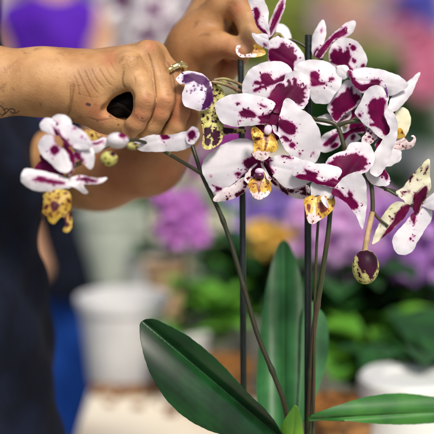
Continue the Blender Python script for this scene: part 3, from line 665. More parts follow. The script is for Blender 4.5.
petal('leaf', orchid, [(274,256),(283,240),(292,250),(300,276),(305,320),(304,370),(300,420),(292,450),(268,450),(260,420),(257,385),(260,340),(264,300)],
      (284,455), 60, 125, cup=4, mat='leaf_back', groove=4, fold=-6, bulge=3, wave=.0, seed=204, rag=.3, ruffle=0, thick=.0022, step=2.)
petal('leaf', orchid, [(308,300),(318,308),(326,320),(328,345),(324,370),(316,395),(306,420),(298,420),(300,370),(302,320)],
      (302,430), 60, 90, cup=3, mat='leaf_back', groove=2, wave=0, seed=205, rag=.3, ruffle=0, thick=.0022, step=2.)
# ------------------------------------------------------------------ stakes, pot
def stake(pts, r, label):
    mb = MB(); P = pts3(pts); mb.tube(P, r / 1000, 14); o = mb.build('plant_stake', M['stake'])
    return tag(o, label, 'plant stake', 'dark stakes holding the flower spikes')
stake([(308.3, 35, 20), (308, 200, 22), (308, 330, 24), (307.5, 480, 48)], 3.1, 'dark plastic stake right of centre, its cut top showing above the white petals')
stake([(240.5, 50, 34), (242.5, 200, 28), (243, 300, 30), (244, 480, 52)], 2.7, 'dark plastic stake left of centre, running down past the thin curved stem')

def pot_profile(r0, r1, h, t=.003):
    return [(0.0, 0), (r0, 0), (r1, h), (r1 + t, h), (r1 + t, h - .012), (r1 + .0005, h - .013)][:3] + [(r1 + t, h), (r1 + t, h + .008), (r1 - t, h + .008), (r1 - t, h - .01), (r0 - t, .004), (0.0, .004)]
M['pot_clear'] = plain('clear_plastic_pot', rgb(212, 222, 208), rgb(228, 234, 222), 30, .25, .1, 100, .5, .35)
M['pot_white'] = plain('white_plastic_pot', rgb(222, 226, 224), rgb(206, 210, 210), 9, .35, .1, 100, .5, .15)
M['bark'] = plain('bark_chips', rgb(150, 100, 44), rgb(96, 60, 28), 90, .85, .9, 120, .3, 0, 0, .006)
M['soil'] = plain('dark_potting_mix', rgb(56, 42, 28), rgb(30, 24, 18), 90, .9, .9, 120, .3, 0, 0, .006)
base = at(300, 470, 1.045); base[2] = TABLE_Z
mb = MB(); mb.lathe(pot_profile(.045, .062, base[2] * 0 + .085), base); mb.build('pot', M['pot_clear'], orchid)
mb = MB(); mb.lathe([(0, .07), (.03, .078), (.052, .072), (.05, .01)], base); mb.build('bark', M['bark'], orchid)

# ------------------------------------------------------------------ bodies from smooth distance fields
def vs(px, py, d):
    """photo pixel + millimetres behind the focus plane -> view-space millimetres"""
    k = 829.493 / 1000 * (1 + d / 1000.)
    return np.array([(px - 217) * k, -(py - 217) * k, d], np.float32)
def v2w(V):
    V = np.asarray(V) / 1000.
    return CAM + V[:, :1] * RGT + V[:, 1:2] * UP + (1 + V[:, 2:3]) * FWD
def smin(a, b, k):
    if a is None: return b
    h = np.maximum(k - np.abs(a - b), 0) / k
    return np.minimum(a, b) - h * h * k * .25
def smax(a, b, k): return -smin(-a, -b, k)
class Field:
    def __init__(s, lo, hi, h):
        s.h = h; s.lo = np.array(lo, np.float32)
        n = np.ceil((np.array(hi) - s.lo) / h).astype(int) + 1
        s.X, s.Y, s.Z = np.meshgrid(*[s.lo[i] + h * np.arange(n[i], dtype=np.float32) for i in range(3)], indexing='ij')
    def cone(s, a, b, ra, rb, sq=None):
        ab = b - a; L = float(ab @ ab) + 1e-9
        dx, dy, dz = s.X - a[0], s.Y - a[1], s.Z - a[2]
        t = np.clip((dx * ab[0] + dy * ab[1] + dz * ab[2]) / L, 0, 1)
        ex, ey, ez = dx - t * ab[0], dy - t * ab[1], dz - t * ab[2]
        if sq is not None: ex, ey, ez = ex / sq[0], ey / sq[1], ez / sq[2]
        return np.sqrt(ex * ex + ey * ey + ez * ez) - (ra + (rb - ra) * t)
    def chain(s, J, k=3., sq=None):
        F = None
        for (a, ra), (b, rb) in zip(J[:-1], J[1:]): F = smin(F, s.cone(a, b, ra, rb, sq), k)
        return F
    def mesh(s, F, smooth=2):
        nx, ny, nz = F.shape; I = F < 0
        acc = np.zeros((nx - 1, ny - 1, nz - 1, 3), np.float32); cnt = np.zeros((nx - 1, ny - 1, nz - 1), np.float32)
        sl = lambda o, ax, n: slice(o, n - 1 + o)
        for ax in range(3):
            for o1 in (0, 1):
                for o2 in (0, 1):
                    o = [0, 0, 0]; oth = [i for i in range(3) if i != ax]; o[oth[0]] = o1; o[oth[1]] = o2
                    e = list(o); e[ax] = 1
                    A = F[o[0]:nx - 1 + o[0], o[1]:ny - 1 + o[1], o[2]:nz - 1 + o[2]]
                    B = F[e[0]:nx - 1 + e[0], e[1]:ny - 1 + e[1], e[2]:nz - 1 + e[2]]
                    m = (A < 0) != (B < 0)
                    t = np.where(m, A / np.where(m, A - B, 1), 0)
                    cnt += m
                    acc[..., ax] += np.where(m, t, 0); acc[..., oth[0]] += np.where(m, o1, 0); acc[..., oth[1]] += np.where(m, o2, 0)
        act = cnt > 0; idx = np.full(act.shape, -1, np.int64); idx[act] = np.arange(act.sum())
        cell = np.argwhere(act); V = s.lo + s.h * (cell + acc[act] / cnt[act][:, None])
        quads = []
        for ax in range(3):
            o1, o2 = [(1, 2), (2, 0), (0, 1)][ax]
            shp = [nx, ny, nz]
            a = [slice(None)] * 3; b = [slice(None)] * 3; a[ax] = slice(0, shp[ax] - 1); b[ax] = slice(1, shp[ax])
            ch = I[tuple(a)] != I[tuple(b)]
            g = np.argwhere(ch); ok = (g[:, o1] > 0) & (g[:, o2] > 0) & (g[:, o1] < shp[o1] - 1) & (g[:, o2] < shp[o2] - 1); g = g[ok]
            ins = I[g[:, 0], g[:, 1], g[:, 2]]
            def cid(d1, d2):
                q = g.copy(); q[:, o1] -= d1; q[:, o2] -= d2; return idx[q[:, 0], q[:, 1], q[:, 2]]
            Q = np.stack([cid(1, 1), cid(0, 1), cid(0, 0), cid(1, 0)], 1)
            Q[~ins] = Q[~ins][:, ::-1]; quads.append(Q)
        Q = np.vstack(quads)
        E = np.vstack([Q[:, [0, 1]], Q[:, [1, 2]], Q[:, [2, 3]], Q[:, [3, 0]]])
        for _ in range(smooth):
            sm = np.zeros_like(V); ct = np.zeros(len(V), np.float32)
            for i, j in ((0, 1), (1, 0)):
                for k in range(3): sm[:, k] += np.bincount(E[:, i], V[E[:, j], k], len(V))
                ct += np.bincount(E[:, i], minlength=len(V))
            V = .5 * V + .5 * sm / ct[:, None]
        return V, Q

def normals(V, Q):
    n = np.cross(V[Q[:, 2]] - V[Q[:, 0]], V[Q[:, 3]] - V[Q[:, 1]])
    out = np.zeros_like(V)
    for c_ in range(4):
        for k in range(3): out[:, k] += np.bincount(Q[:, c_], n[:, k], len(V))
    return out / (np.linalg.norm(out, axis=1, keepdims=True) + 1e-9)
def to_px(V):
    d = 1 + V[:, 2] / 1000.; return np.stack([217 + V[:, 0] / (.829493 * d), 217 - V[:, 1] / (.829493 * d)], 1)

def skin_mat(name, c1, c2, dirt_shade, redd):
    m, nt, b = newmat(name)
    n = noise(nt, 22, 5); n2 = noise(nt, 90, 4, .65); fine = noise(nt, 700, 3)
    vor = N(nt, 'ShaderNodeTexVoronoi'); vor.inputs['Scale'].default_value = 620
    tc = N(nt, 'ShaderNodeTexCoord'); nt.links.new(tc.outputs['Object'], vor.inputs['Vector'])
    col = mixc(nt, maprange(nt, n.outputs[0], .32, .68), c1, c2)
    col = mixc(nt, math_n(nt, 'MULTIPLY', maprange(nt, n2.outputs[0], .54, .74), .5), col, dirt_shade)
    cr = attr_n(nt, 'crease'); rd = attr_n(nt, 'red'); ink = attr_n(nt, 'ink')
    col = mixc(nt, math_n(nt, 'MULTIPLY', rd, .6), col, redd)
    col = mixc(nt, math_n(nt, 'MULTIPLY', cr, .55), col, dirt_shade)  # painted shade: darkens the creases and the gaps between fingers
    col = mixc(nt, ink, col, rgb(38, 34, 44))
    nt.links.new(col, b.inputs['Base Color'])
    b.inputs['Roughness'].default_value = .52; b.inputs['Specular IOR Level'].default_value = .32
    b.inputs['Subsurface Weight'].default_value = .08; b.inputs['Subsurface Radius'].default_value = (1, .45, .25); b.inputs['Subsurface Scale'].default_value = .004
    h = math_n(nt, 'ADD', math_n(nt, 'MULTIPLY', fine.outputs[0], .5), math_n(nt, 'MULTIPLY', vor.outputs['Distance'], .6))
    h = math_n(nt, 'ADD', h, math_n(nt, 'MULTIPLY', n2.outputs[0], .5))
    bump(nt, b, h, .32, .0006); return m
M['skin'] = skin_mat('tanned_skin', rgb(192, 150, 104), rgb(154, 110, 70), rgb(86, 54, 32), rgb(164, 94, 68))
M['skin2'] = skin_mat('skin_in_the_background', rgb(206, 162, 130), rgb(190, 144, 112), rgb(150, 100, 74), rgb(190, 120, 100))
M['navy'] = plain('navy_cloth', rgb(15, 23, 42), rgb(8, 13, 27), 25, .85, .5, 500, .2, 0, 0, .002)
M['jeans'] = plain('blue_cloth', rgb(30, 84, 178), rgb(24, 66, 150), 30, .85, .4, 300, .2)
M['violet_shirt'] = plain('violet_cloth', rgb(84, 30, 172), rgb(66, 20, 140), 20, .8, .3, 200, .2)
M['hair'] = plain('dark_hair', rgb(24, 18, 15), rgb(40, 28, 22), 160, .5, .6, 300)

person = empty('person', tuple(v2w([vs(-70, 600, 200)])[0]), 'person at the left in dark navy with bare forearms, both hands at the flower spikes', 'person')

def add_skin(V, Q, creases=(), reds=(), inks=(), knuck=(), name='body', mat='skin', parent=None, depth=.55):
    Nn = normals(V, Q); P = to_px(V); front = np.clip(-Nn[:, 2] * 2.2 + .2, 0, 1)
    cr = np.zeros(len(V)); amp = np.zeros(len(V))
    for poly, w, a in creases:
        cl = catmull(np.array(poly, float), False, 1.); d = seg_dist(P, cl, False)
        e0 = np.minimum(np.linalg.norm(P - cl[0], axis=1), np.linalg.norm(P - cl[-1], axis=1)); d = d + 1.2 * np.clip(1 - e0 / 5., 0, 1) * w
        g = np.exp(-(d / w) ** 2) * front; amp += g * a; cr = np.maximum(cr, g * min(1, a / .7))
    rd = np.zeros(len(V))
    for x, y, r in reds: rd = np.maximum(rd, np.exp(-((P[:, 0] - x) ** 2 + (P[:, 1] - y) ** 2) / r ** 2) * front)
    ink = np.zeros(len(V))
    for poly, w in inks:
        d = seg_dist(P, catmull(np.array(poly, float), False, .5), False); ink = np.maximum(ink, np.clip((w - d) / .5 + .5, 0, 1) * front)
    for x, y, r, a in knuck: amp -= a * np.exp(-((P[:, 0] - x) ** 2 + (P[:, 1] - y) ** 2) / r ** 2) * front
    V = V - Nn * (amp * depth)[:, None]
    o = mesh_obj(name, v2w(V), Q, M[mat], parent)
    attr(o, 'crease', cr); attr(o, 'red', rd); attr(o, 'ink', np.clip(ink, 0, .85)); return o, V

# --- near (right) arm with its closed hand
Fd = Field(vs(-95, 175, -55), vs(208, 5, 100), .78)
V_ = vs
arm = Fd.chain([(V_(-110, 90, 30), 37), (V_(-20, 82, 4), 29.5), (V_(45, 82, 2), 26.5), (V_(72, 84, 4), 25.5)], 12)
palm = None
for a, ra, b, rb in ((V_(74, 92, -2), 19, V_(126, 74, -6), 15.5), (V_(74, 80, 4), 21, V_(140, 64, 6), 16.5), (V_(76, 78, 16), 21, V_(148, 60, 22), 16), (V_(78, 82, 28), 19, V_(152, 66, 38), 14.5)):
    palm = smin(palm, Fd.cone(a, b, ra, rb), 8)
hyp = Fd.chain([(V_(72, 92, 0), 20), (V_(90, 104, -1), 16.5), (V_(106, 117, 4), 12.5), (V_(124, 127, 12), 9.5)], 8)
thumb = Fd.chain([(V_(92, 104, 34), 18), (V_(122, 122, 34), 12), (V_(152, 130, 30), 10.5), (V_(176, 130, 22), 8.5)], 4)
body = smin(arm, palm, 14); body = smin(body, hyp, 9); body = smin(body, thumb, 5)
fing = [
    [(V_(127, 72, -6), 14.2), (V_(140, 84, -15), 10.8), (V_(143.8, 101, -18), 10.0), (V_(141, 112, -16), 8.8), (V_(135.5, 123, -12), 8.8), (V_(129.5, 131.5, -6), 7.2)],
    [(V_(146, 61, 6), 14.2), (V_(158, 80, -1), 11), (V_(162.8, 101, -6), 10.2), (V_(159.5, 113, -5), 8.8), (V_(152.5, 125, 0), 8.6), (V_(146, 133, 4), 7.6)],
    [(V_(152, 60, 24), 14), (V_(169, 73, 15), 11), (V_(179, 97, 11), 9.8), (V_(180, 112, 10), 8.6), (V_(176, 126, 12), 8.2), (V_(170, 134, 14), 7.2)],
    [(V_(154, 66, 42), 13), (V_(176, 80, 36), 10.4), (V_(190, 100, 28), 9.4), (V_(192, 116, 24), 8.4), (V_(188, 128, 22), 7.2)]]
ff = None
for ch in fing:
    ch = [(p, r * (.95 if i else 1.)) for i, (p, r) in enumerate(ch)]; F1 = Fd.chain(ch, 2.); ff = F1 if ff is None else smin(ff, F1, .5)
body = smin(body, Fd.chain([(V_(100, 92, 44), 18), (V_(160, 98, 44), 18)], 4), 8)
body = smin(body, ff, 4.5)
# knuckles and tendons along the back of the hand
for p, r in ((V_(131, 62, -16), 7), (V_(148, 50, -2), 7.5), (V_(156, 52, 14), 7)):
    body = smin(body, Fd.cone(p, p, r, r), 9)
# the hollow inside the closed hand
hollow = None
for zz in (-32, -22, -12, -2, 6):
    hz = smin(Fd.cone(V_(106, 110, zz), V_(121, 107, zz), 4.0, 9.6), Fd.cone(V_(121, 107, zz), V_(127, 98, zz), 9.6, 5.8), 2)
    hollow = smin(hollow, hz, 3)
hollow = smin(hollow, Fd.cone(V_(121, 107, 6), V_(127, 106, 16), 9.6, 7.5), 3)
handbody = smax(body, -hollow, 4)
body = handbody
V, Q = Fd.mesh(body, 3)
K = lambda pts: c(60, 20, pts, 3.1)
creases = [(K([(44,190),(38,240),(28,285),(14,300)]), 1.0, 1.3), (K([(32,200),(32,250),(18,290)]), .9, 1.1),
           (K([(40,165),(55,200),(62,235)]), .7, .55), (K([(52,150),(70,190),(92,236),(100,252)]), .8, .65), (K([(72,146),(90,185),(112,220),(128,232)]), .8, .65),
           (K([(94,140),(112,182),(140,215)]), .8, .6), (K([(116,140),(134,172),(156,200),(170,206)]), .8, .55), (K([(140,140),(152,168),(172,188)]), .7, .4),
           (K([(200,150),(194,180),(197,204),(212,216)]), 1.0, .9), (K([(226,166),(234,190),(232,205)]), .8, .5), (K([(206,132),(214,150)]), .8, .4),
           (K([(270,96),(284,130),(291,170),(295,215),(296,250),(286,292),(268,326)]), .8, 1.0), (K([(322,112),(342,150),(354,200),(356,250),(344,294),(322,330)]), .8, 1.0),  # lines down the finger gaps, their shade put into the skin colour
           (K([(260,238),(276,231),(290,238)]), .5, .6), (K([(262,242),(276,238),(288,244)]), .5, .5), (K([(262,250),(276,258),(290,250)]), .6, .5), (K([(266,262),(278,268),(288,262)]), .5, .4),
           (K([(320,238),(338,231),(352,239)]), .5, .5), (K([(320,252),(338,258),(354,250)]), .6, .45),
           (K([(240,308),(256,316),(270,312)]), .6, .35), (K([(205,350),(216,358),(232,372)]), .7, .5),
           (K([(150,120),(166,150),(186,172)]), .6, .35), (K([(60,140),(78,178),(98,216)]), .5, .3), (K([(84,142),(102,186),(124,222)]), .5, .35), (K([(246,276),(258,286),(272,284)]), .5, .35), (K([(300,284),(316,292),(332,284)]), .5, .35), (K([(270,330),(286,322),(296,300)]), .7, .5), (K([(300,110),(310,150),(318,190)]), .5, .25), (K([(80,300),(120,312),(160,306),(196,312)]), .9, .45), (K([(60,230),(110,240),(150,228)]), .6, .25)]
tattoo = [([(-2,104),(3,108),(5,112),(2,115),(-1,113)], .55), ([(1,117),(6,113),(10,109),(14,109.5),(15,112),(12,113),(10.5,111.5)], .6), ([(8,116),(12,115),(17,112.5),(19,111)], .5), ([(3,110),(7,108.5),(9,110.5)], .5)]
reds = [(146.5, 99, 5), (164, 100, 5), (130, 131, 5), (95, 112, 9), (150, 47, 6), (175, 118, 9), (110, 60, 8), (86,104,3), (139,116,13), (158,112,13), (177,106,14), (100,118,11), (188,116,10)]
knuck = [(146.5, 98.5, 5., .9), (165, 99, 5., .8), (146, 47, 6, .7), (132, 60, 6, .5)]
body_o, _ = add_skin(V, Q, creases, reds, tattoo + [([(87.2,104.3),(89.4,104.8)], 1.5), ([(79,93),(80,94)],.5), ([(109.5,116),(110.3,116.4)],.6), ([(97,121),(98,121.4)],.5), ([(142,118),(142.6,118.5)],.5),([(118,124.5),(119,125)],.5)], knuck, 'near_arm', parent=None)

# --- far (left) arm: elbow low behind the flowers, forearm rising to the pinching hand
Fe = Field(vs(-60, 290, -10), vs(275, -45, 330), 1.8)
farm = Fe.chain([(V_(-60, 150, 300), 46), (V_(30, 172, 235), 41), (V_(100, 170, 170), 36), (V_(146, 158, 142), 34)], 20)
farm = smin(farm, Fe.chain([(V_(148, 158, 142), 33), (V_(172, 118, 112), 31), (V_(188, 72, 84), 25), (V_(196, 46, 74), 23)], 14), 16)
hand = None
for a, ra, b, rb in ((V_(192, 48, 74), 20, V_(222, 8, 62), 14), (V_(194, 44, 84), 20, V_(214, -4, 86), 14), (V_(194, 50, 66), 18, V_(214, 46, 50), 13), (V_(196, 42, 92), 18, V_(208, -2, 102), 13)):
    hand = smin(hand, Fe.cone(a, b, ra, rb), 9)
farm = smin(farm, hand, 14)
f2 = None
for ch in ([(V_(204, 48, 54), 13), (V_(220, 44, 44), 10.6), (V_(234, 48, 38), 9.6), (V_(243, 53, 34), 7.6)],
           [(V_(222, 6, 60), 13), (V_(238, 6, 50), 11), (V_(247, 20, 42), 10), (V_(250, 36, 38), 8.8), (V_(248, 46, 36), 7.4)],
           [(V_(216, -4, 82), 13), (V_(240, -4, 74), 11), (V_(254, 14, 66), 10), (V_(254, 32, 62), 8.6)],
           [(V_(212, 2, 96), 12), (V_(232, 22, 86), 10.5), (V_(238, 56, 74), 9.6), (V_(228, 72, 70), 9)],
           [(V_(206, 14, 104), 11), (V_(220, 40, 96), 9.5), (V_(224, 66, 86), 8.6), (V_(214, 76, 84), 8)]):
    F1 = Fe.chain(ch, 2.5); f2 = F1 if f2 is None else smin(f2, F1, 1.8)
farm = smin(farm, f2, 5)
V2, Q2 = Fe.mesh(farm, 2)
far_o, _ = add_skin(V2, Q2, [([(224,16),(228,26),(238,34)], 2., 1.6), ([(196,38),(204,34),(212,36)], 1.5, .6)], [(242,52,5),(248,44,5),(236,10,8),(120,180,45),(170,170,30),(225,60,20)], (), (), 'far_arm', parent=None)

# join both arms with neck and shoulders into one body mesh
Ft = Field(vs(-380, 330, -60), vs(40, -330, 470), 6.0)
tor = Ft.chain([(V_(-150, -190, 200), 62), (V_(-150, -120, 205), 66)], 20)
tor = smin(tor, Ft.chain([(V_(-150, -90, 70), 70), (V_(-150, -90, 200), 95), (V_(-148, -90, 340), 70)], 40), 50)
tor = smin(tor, Ft.chain([(V_(-145, -60, 200), 120), (V_(-105, 320, 220), 118)], 40), 50)
tor = smin(tor, Ft.chain([(V_(-160, -80, 40), 52), (V_(-190, 60, 40), 42), (V_(-112, 90, 30), 37), (V_(-60, 86, 14), 33)], 16), 20)
tor = smin(tor, Ft.chain([(V_(-146, -80, 360), 52), (V_(-110, 60, 350), 48), (V_(-60, 145, 310), 46)], 16), 20)
V3, Q3 = Ft.mesh(tor, 2)
def joined(name, parts, mat, parent):
    vv, qq, n = [], [], 0; A_ = {'crease': [], 'red': [], 'ink': []}
    for o in parts:
        vs_ = np.array([v.co[:] for v in o.data.vertices]); vv.append(vs_); qq += [tuple(i + n for i in p.vertices) for p in o.data.polygons]; n += len(vs_)
        for k in A_:
            a = np.zeros(len(vs_), np.float32); o.data.attributes[k].data.foreach_get('value', a); A_[k].append(a)
        bpy.data.objects.remove(o)
    o = mesh_obj(name, np.vstack(vv), qq, mat, parent)
    for k in A_: attr(o, k, np.concatenate(A_[k]))
    return o
tor_o, _ = add_skin(V3, Q3, (), (), (), (), 'torso')
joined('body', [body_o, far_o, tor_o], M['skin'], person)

# clothing: navy top with folds, blue trousers
Fs = Field(vs(-400, 520, -50), vs(190, -200, 470), 6.0)
sh = Fs.chain([(V_(-150, -92, 70), 80), (V_(-150, -92, 200), 104), (V_(-148, -92, 340), 80)], 40)
sh = smin(sh, Fs.chain([(V_(-150, -60, 200), 130), (V_(-110, 200, 200), 132), (V_(-108, 320, 190), 136), (V_(-84, 470, 180), 148)], 60), 60)
sh = smin(sh, Fs.chain([(V_(-146, -80, 366), 64), (V_(-108, 70, 350), 60), (V_(-40, 156, 290), 56), (V_(34, 170, 240), 50)], 16), 24)
sh = smin(sh, Fs.chain([(V_(-162, -80, 40), 66), (V_(-190, -10, 40), 60)], 16), 24)
X, Y, Z = Fs.X, Fs.Y, Fs.Z
sh = sh + 5 * np.sin(X * .055 + Y * .022 + 1.5 * np.sin(Y * .018)) + 3.5 * np.sin(Z * .06 + Y * .03 + 2 * np.sin(X * .02)) + 2 * np.sin(X * .13 - Y * .07 + Z * .05)
V4, Q4 = Fs.mesh(sh, 1)
mesh_obj('shirt', v2w(V4), Q4, M['navy'], person)
Fj = Field(vs(-330, 1300, -60), vs(160, 330, 520), 9.0)
X, Y, Z = Fj.X, Fj.Y, Fj.Z
jn = Fj.chain([(V_(-80, 400, 190), 125), (V_(-72, 520, 190), 128)], 30)
jn = smin(jn, Fj.chain([(V_(-62, 520, 110), 90), (V_(-66, 900, 110), 66), (V_(-70, 1290, 110), 52)], 20), 30)
jn = smin(jn, Fj.chain([(V_(-62, 520, 270), 90), (V_(-66, 900, 280), 66), (V_(-70, 1290, 290), 52)], 20), 30)
V5, Q5 = Fj.mesh(jn + 4 * np.sin(Y * .05 + X * .04), 1)
mesh_obj('trousers', v2w(V5), Q5, M['navy'], person)

# gold ring round a finger of the near hand
mb = MB(); ca, cb = V_(168.5, 71.5, 16), V_(176.5, 82, 13); axv = (cb - ca) / np.linalg.norm(cb - ca)
u = np.cross(axv, [0, 0, 1.]); u /= np.linalg.norm(u); w = np.cross(axv, u); cen = V_(172.5, 74.5, 14.5)
ringp = [v2w([cen + (u * math.cos(q) + w * math.sin(q)) * 12.4])[0] for q in np.linspace(0, 2 * math.pi, 49)]
mb.tube(ringp, [.0020 + .0008 * abs(math.sin(i * 1.7)) for i in range(49)], 10, False)
for i in range(14):
    q = math.pi * 2 * i / 14; mb.ball(v2w([cen + axv * 1.6 * (1 if i % 2 else -1) + (u * math.cos(q) + w * math.sin(q)) * 13.2])[0], .0015, 8, 6)
tag(mb.build('ring', M['gold']), 'pale gold textured ring on a finger of the closed hand', 'ring')
# dark tool held inside the closed hand: a grip with a thin finger loop
mb = MB(); mb.tube(v2w([V_(98, 116, 24), V_(108, 112, 20), V_(118, 108, 18), V_(128, 103, 18), V_(138, 98, 20)]), [.008, .010, .0115, .0105, .009], 18)
mb.tube(v2w([V_(104, 111, 10), V_(110, 105.5, 3), V_(118, 104, -1), V_(125, 106.5, 0), V_(131, 111, 6)]), [.0018, .0021, .0022, .0021, .0018], 12)
tag(mb.build('tool_handle', M['tool']), 'black plastic tool handle with a thin loop, gripped in the hollow of the closed hand', 'tool')
# ------------------------------------------------------------------ THE PLACE BEHIND: ground, bench, market rows, all real and far out of focus
M['concrete'] = plain('concrete_floor', rgb(138, 138, 132), rgb(112, 114, 110), 1.5, .8, .3, 40)
M['bench'] = plain('pale_bench_top', rgb(222, 214, 196), rgb(200, 190, 168), 6, .7, .3, 60)
M['wood'] = plain('grey_bench_leg', rgb(120, 110, 96), rgb(96, 88, 78), 12, .7, .3, 60)
mb = MB(); mb.add([(-60, -20, 0), (60, -20, 0), (60, 120, 0), (-60, 120, 0)], [(0, 1, 2, 3)]); tag(mb.build('ground', M['concrete'], None, False), kind='structure')

def bench(x0, x1, y0, y1, z, label, t=.04):
    e = empty('bench', ((x0 + x1) / 2, (y0 + y1) / 2, 0), label, 'bench')
    mb = MB(); mb.box((x0, y0, z - t), (x1, y1, z)); o = mb.build('bench_top', M['bench'], e, False)
    bv = o.modifiers.new('b', 'BEVEL'); bv.width = .006; bv.segments = 2
    for x in (x0 + .06, x1 - .06):
        for y in (y0 + .06, y1 - .06):
            mb = MB(); mb.box((x - .025, y - .025, 0), (x + .025, y + .025, z - t - .001)); mb.build('leg', M['wood'], e, False)
    return e
bench(-.185, 1.6, .72, 3.3, TABLE_Z, 'pale bench top in front, carrying the sharp orchid and the white tubs')

def flowm(name, c1, c2, heart, hc2=None):
    """petal colour with a darker heart; 'along' runs from the heart to the petal tip"""
    m, nt, b = newmat(name); a = attr_n(nt, 'along'); n = noise(nt, 90, 3)
    col = mixc(nt, maprange(nt, n.outputs[0], .35, .65), c1, c2)
    col = mixc(nt, maprange(nt, math_n(nt, 'ADD', a, math_n(nt, 'MULTIPLY', math_n(nt, 'SUBTRACT', n.outputs[0], .5), .5)), .56 if hc2 else .38, .4 if hc2 else .24, 0, 1), col, heart)
    nt.links.new(col, b.inputs['Base Color']); b.inputs['Roughness'].default_value = .5; thin(nt, b, col, .4); return m
FL = {
    'violet_pink': flowm('violet_pink_flower', rgb(216, 146, 222), rgb(200, 124, 214), rgb(166, 70, 160)),
    'lilac': flowm('lilac_flower', rgb(196, 166, 244), rgb(172, 140, 234), rgb(130, 80, 190)),
    'yellow': flowm('yellow_flower', rgb(250, 222, 112), rgb(246, 202, 90), rgb(220, 150, 60)),
    'pale_pink': flowm('pale_pink_flower', rgb(238, 198, 242), rgb(226, 178, 234), rgb(190, 110, 190)),
    'purple': flowm('purple_flower', rgb(196, 144, 222), rgb(176, 120, 206), rgb(110, 44, 130)),
    'spotted': flowm('white_purple_flower', rgb(248, 246, 248), rgb(240, 236, 240), rgb(104, 30, 100), 1),
    'pink': flowm('rose_pink_flower', rgb(236, 158, 188), rgb(226, 136, 172), rgb(190, 70, 110)),
    'red': flowm('red_flower', rgb(196, 50, 66), rgb(170, 40, 60), rgb(120, 20, 30)),
    'peach': flowm('peach_flower', rgb(240, 180, 140), rgb(230, 160, 120), rgb(190, 90, 60)),
    'blue': flowm('blue_flower', rgb(110, 110, 214), rgb(90, 90, 200), rgb(60, 40, 120)),
    'white': flowm('white_flower', rgb(244, 242, 238), rgb(234, 232, 224), rgb(200, 170, 60)),
}
FL['magenta'] = flowm('magenta_flower', rgb(186, 70, 180), rgb(160, 50, 160), rgb(110, 20, 100))
FL['dusty'] = flowm('dusty_pink_flower', rgb(206, 180, 190), rgb(190, 164, 176), rgb(150, 110, 130))
FM = {'lf': leaf_mat('shop_orchid_leaf', rgb(40, 88, 38), rgb(26, 62, 30), .38, .12), 'lf2': leaf_mat('fresh_green_leaf', rgb(104, 166, 52), rgb(78, 140, 44), .42, .25),
      'lf3': leaf_mat('yellow_green_leaf', rgb(214, 220, 130), rgb(196, 206, 116), .5, .45)}

def leafshape(L, w, nseg=9, arch=.5, across=5):
    """a strap leaf with a folded midrib, from the origin along +x"""
    V, F, al, sd = [], [], [], []
    for i in range(nseg + 1):
        t = i / nseg; ww = w * (math.sin(math.pi * min(1, t * .86 + .12)) ** .7) * (1 if t < .97 else .35)
        x = L * math.sin(t * arch * 1.6) / max(arch * 1.6, .01) if arch else L * t; z = L * (.75 * t - arch * t * t) * .9
        for j in range(across):
            s = 2 * j / (across - 1) - 1; V.append((x, s * ww, z + abs(s) * ww * .35)); al.append(t); sd.append(s)
    for i in range(nseg):
        for j in range(across - 1): F.append((i * across + j, i * across + j + 1, (i + 1) * across + j + 1, (i + 1) * across + j))
    return V, F, al, sd
def leaf_obj(parent, L, w, az, arch, mat, z0):
    V, F, al, sd = leafshape(L, w, arch=arch); V = [(x * math.cos(az) - y * math.sin(az), x * math.sin(az) + y * math.cos(az), z + z0) for x, y, z in V]
    o = mesh_obj('leaf', V, F, mat, parent); attr(o, 'along', al); attr(o, 'side', sd)
    s = o.modifiers.new('thickness', 'SOLIDIFY'); s.thickness = .0015; return o

def flower_mesh(key, size, seed):
    """five-petalled moth-orchid bloom with lip, facing -y"""
    rnd = random.Random(seed); V, F, al = [], [], []
    def pet(ang, L, w, lift):
        b = len(V); nu, nv = 7, 5
        for i in range(nu):
            t = i / (nu - 1); ww = w * math.sin(math.pi * (.10 + .86 * t)) ** .6
            for j in range(nv):
                s = 2 * j / (nv - 1) - 1; r = L * t; l = s * ww
                V.append((math.sin(ang) * r + math.cos(ang) * l, -lift * t * t * L + .18 * s * s * ww + rnd.uniform(-.01, .01) * L, math.cos(ang) * r - math.sin(ang) * l)); al.append(t)
        for i in range(nu - 1):
            for j in range(nv - 1): F.append((b + i * nv + j, b + i * nv + j + 1, b + (i + 1) * nv + j + 1, b + (i + 1) * nv + j))
    for a in (0, 2.3, -2.3): pet(a + rnd.uniform(-.1, .1), size * .5, size * .17, rnd.uniform(-.2, .2))
    for a in (1.35, -1.35): pet(a + rnd.uniform(-.12, .12), size * .52, size * .30, rnd.uniform(-.05, .3))
    for a in (3.14, 2.6, -2.6): pet(a, size * .22, size * .08, 1.1)
    me = bpy.data.meshes.new('flower'); me.from_pydata(V, [], F); me.polygons.foreach_set('use_smooth', [True] * len(F)); me.materials.append(FL[key])
    a = me.attributes.new('along', 'FLOAT', 'POINT'); a.data.foreach_set('value', np.asarray(al, np.float32)); return me
FMESH = {}
def get_fm(key, i):
    if (key, i) not in FMESH: FMESH[(key, i)] = flower_mesh(key, .075, hash(key) % 97 * 0 + len(key) * 13 + i)
    return FMESH[(key, i)]

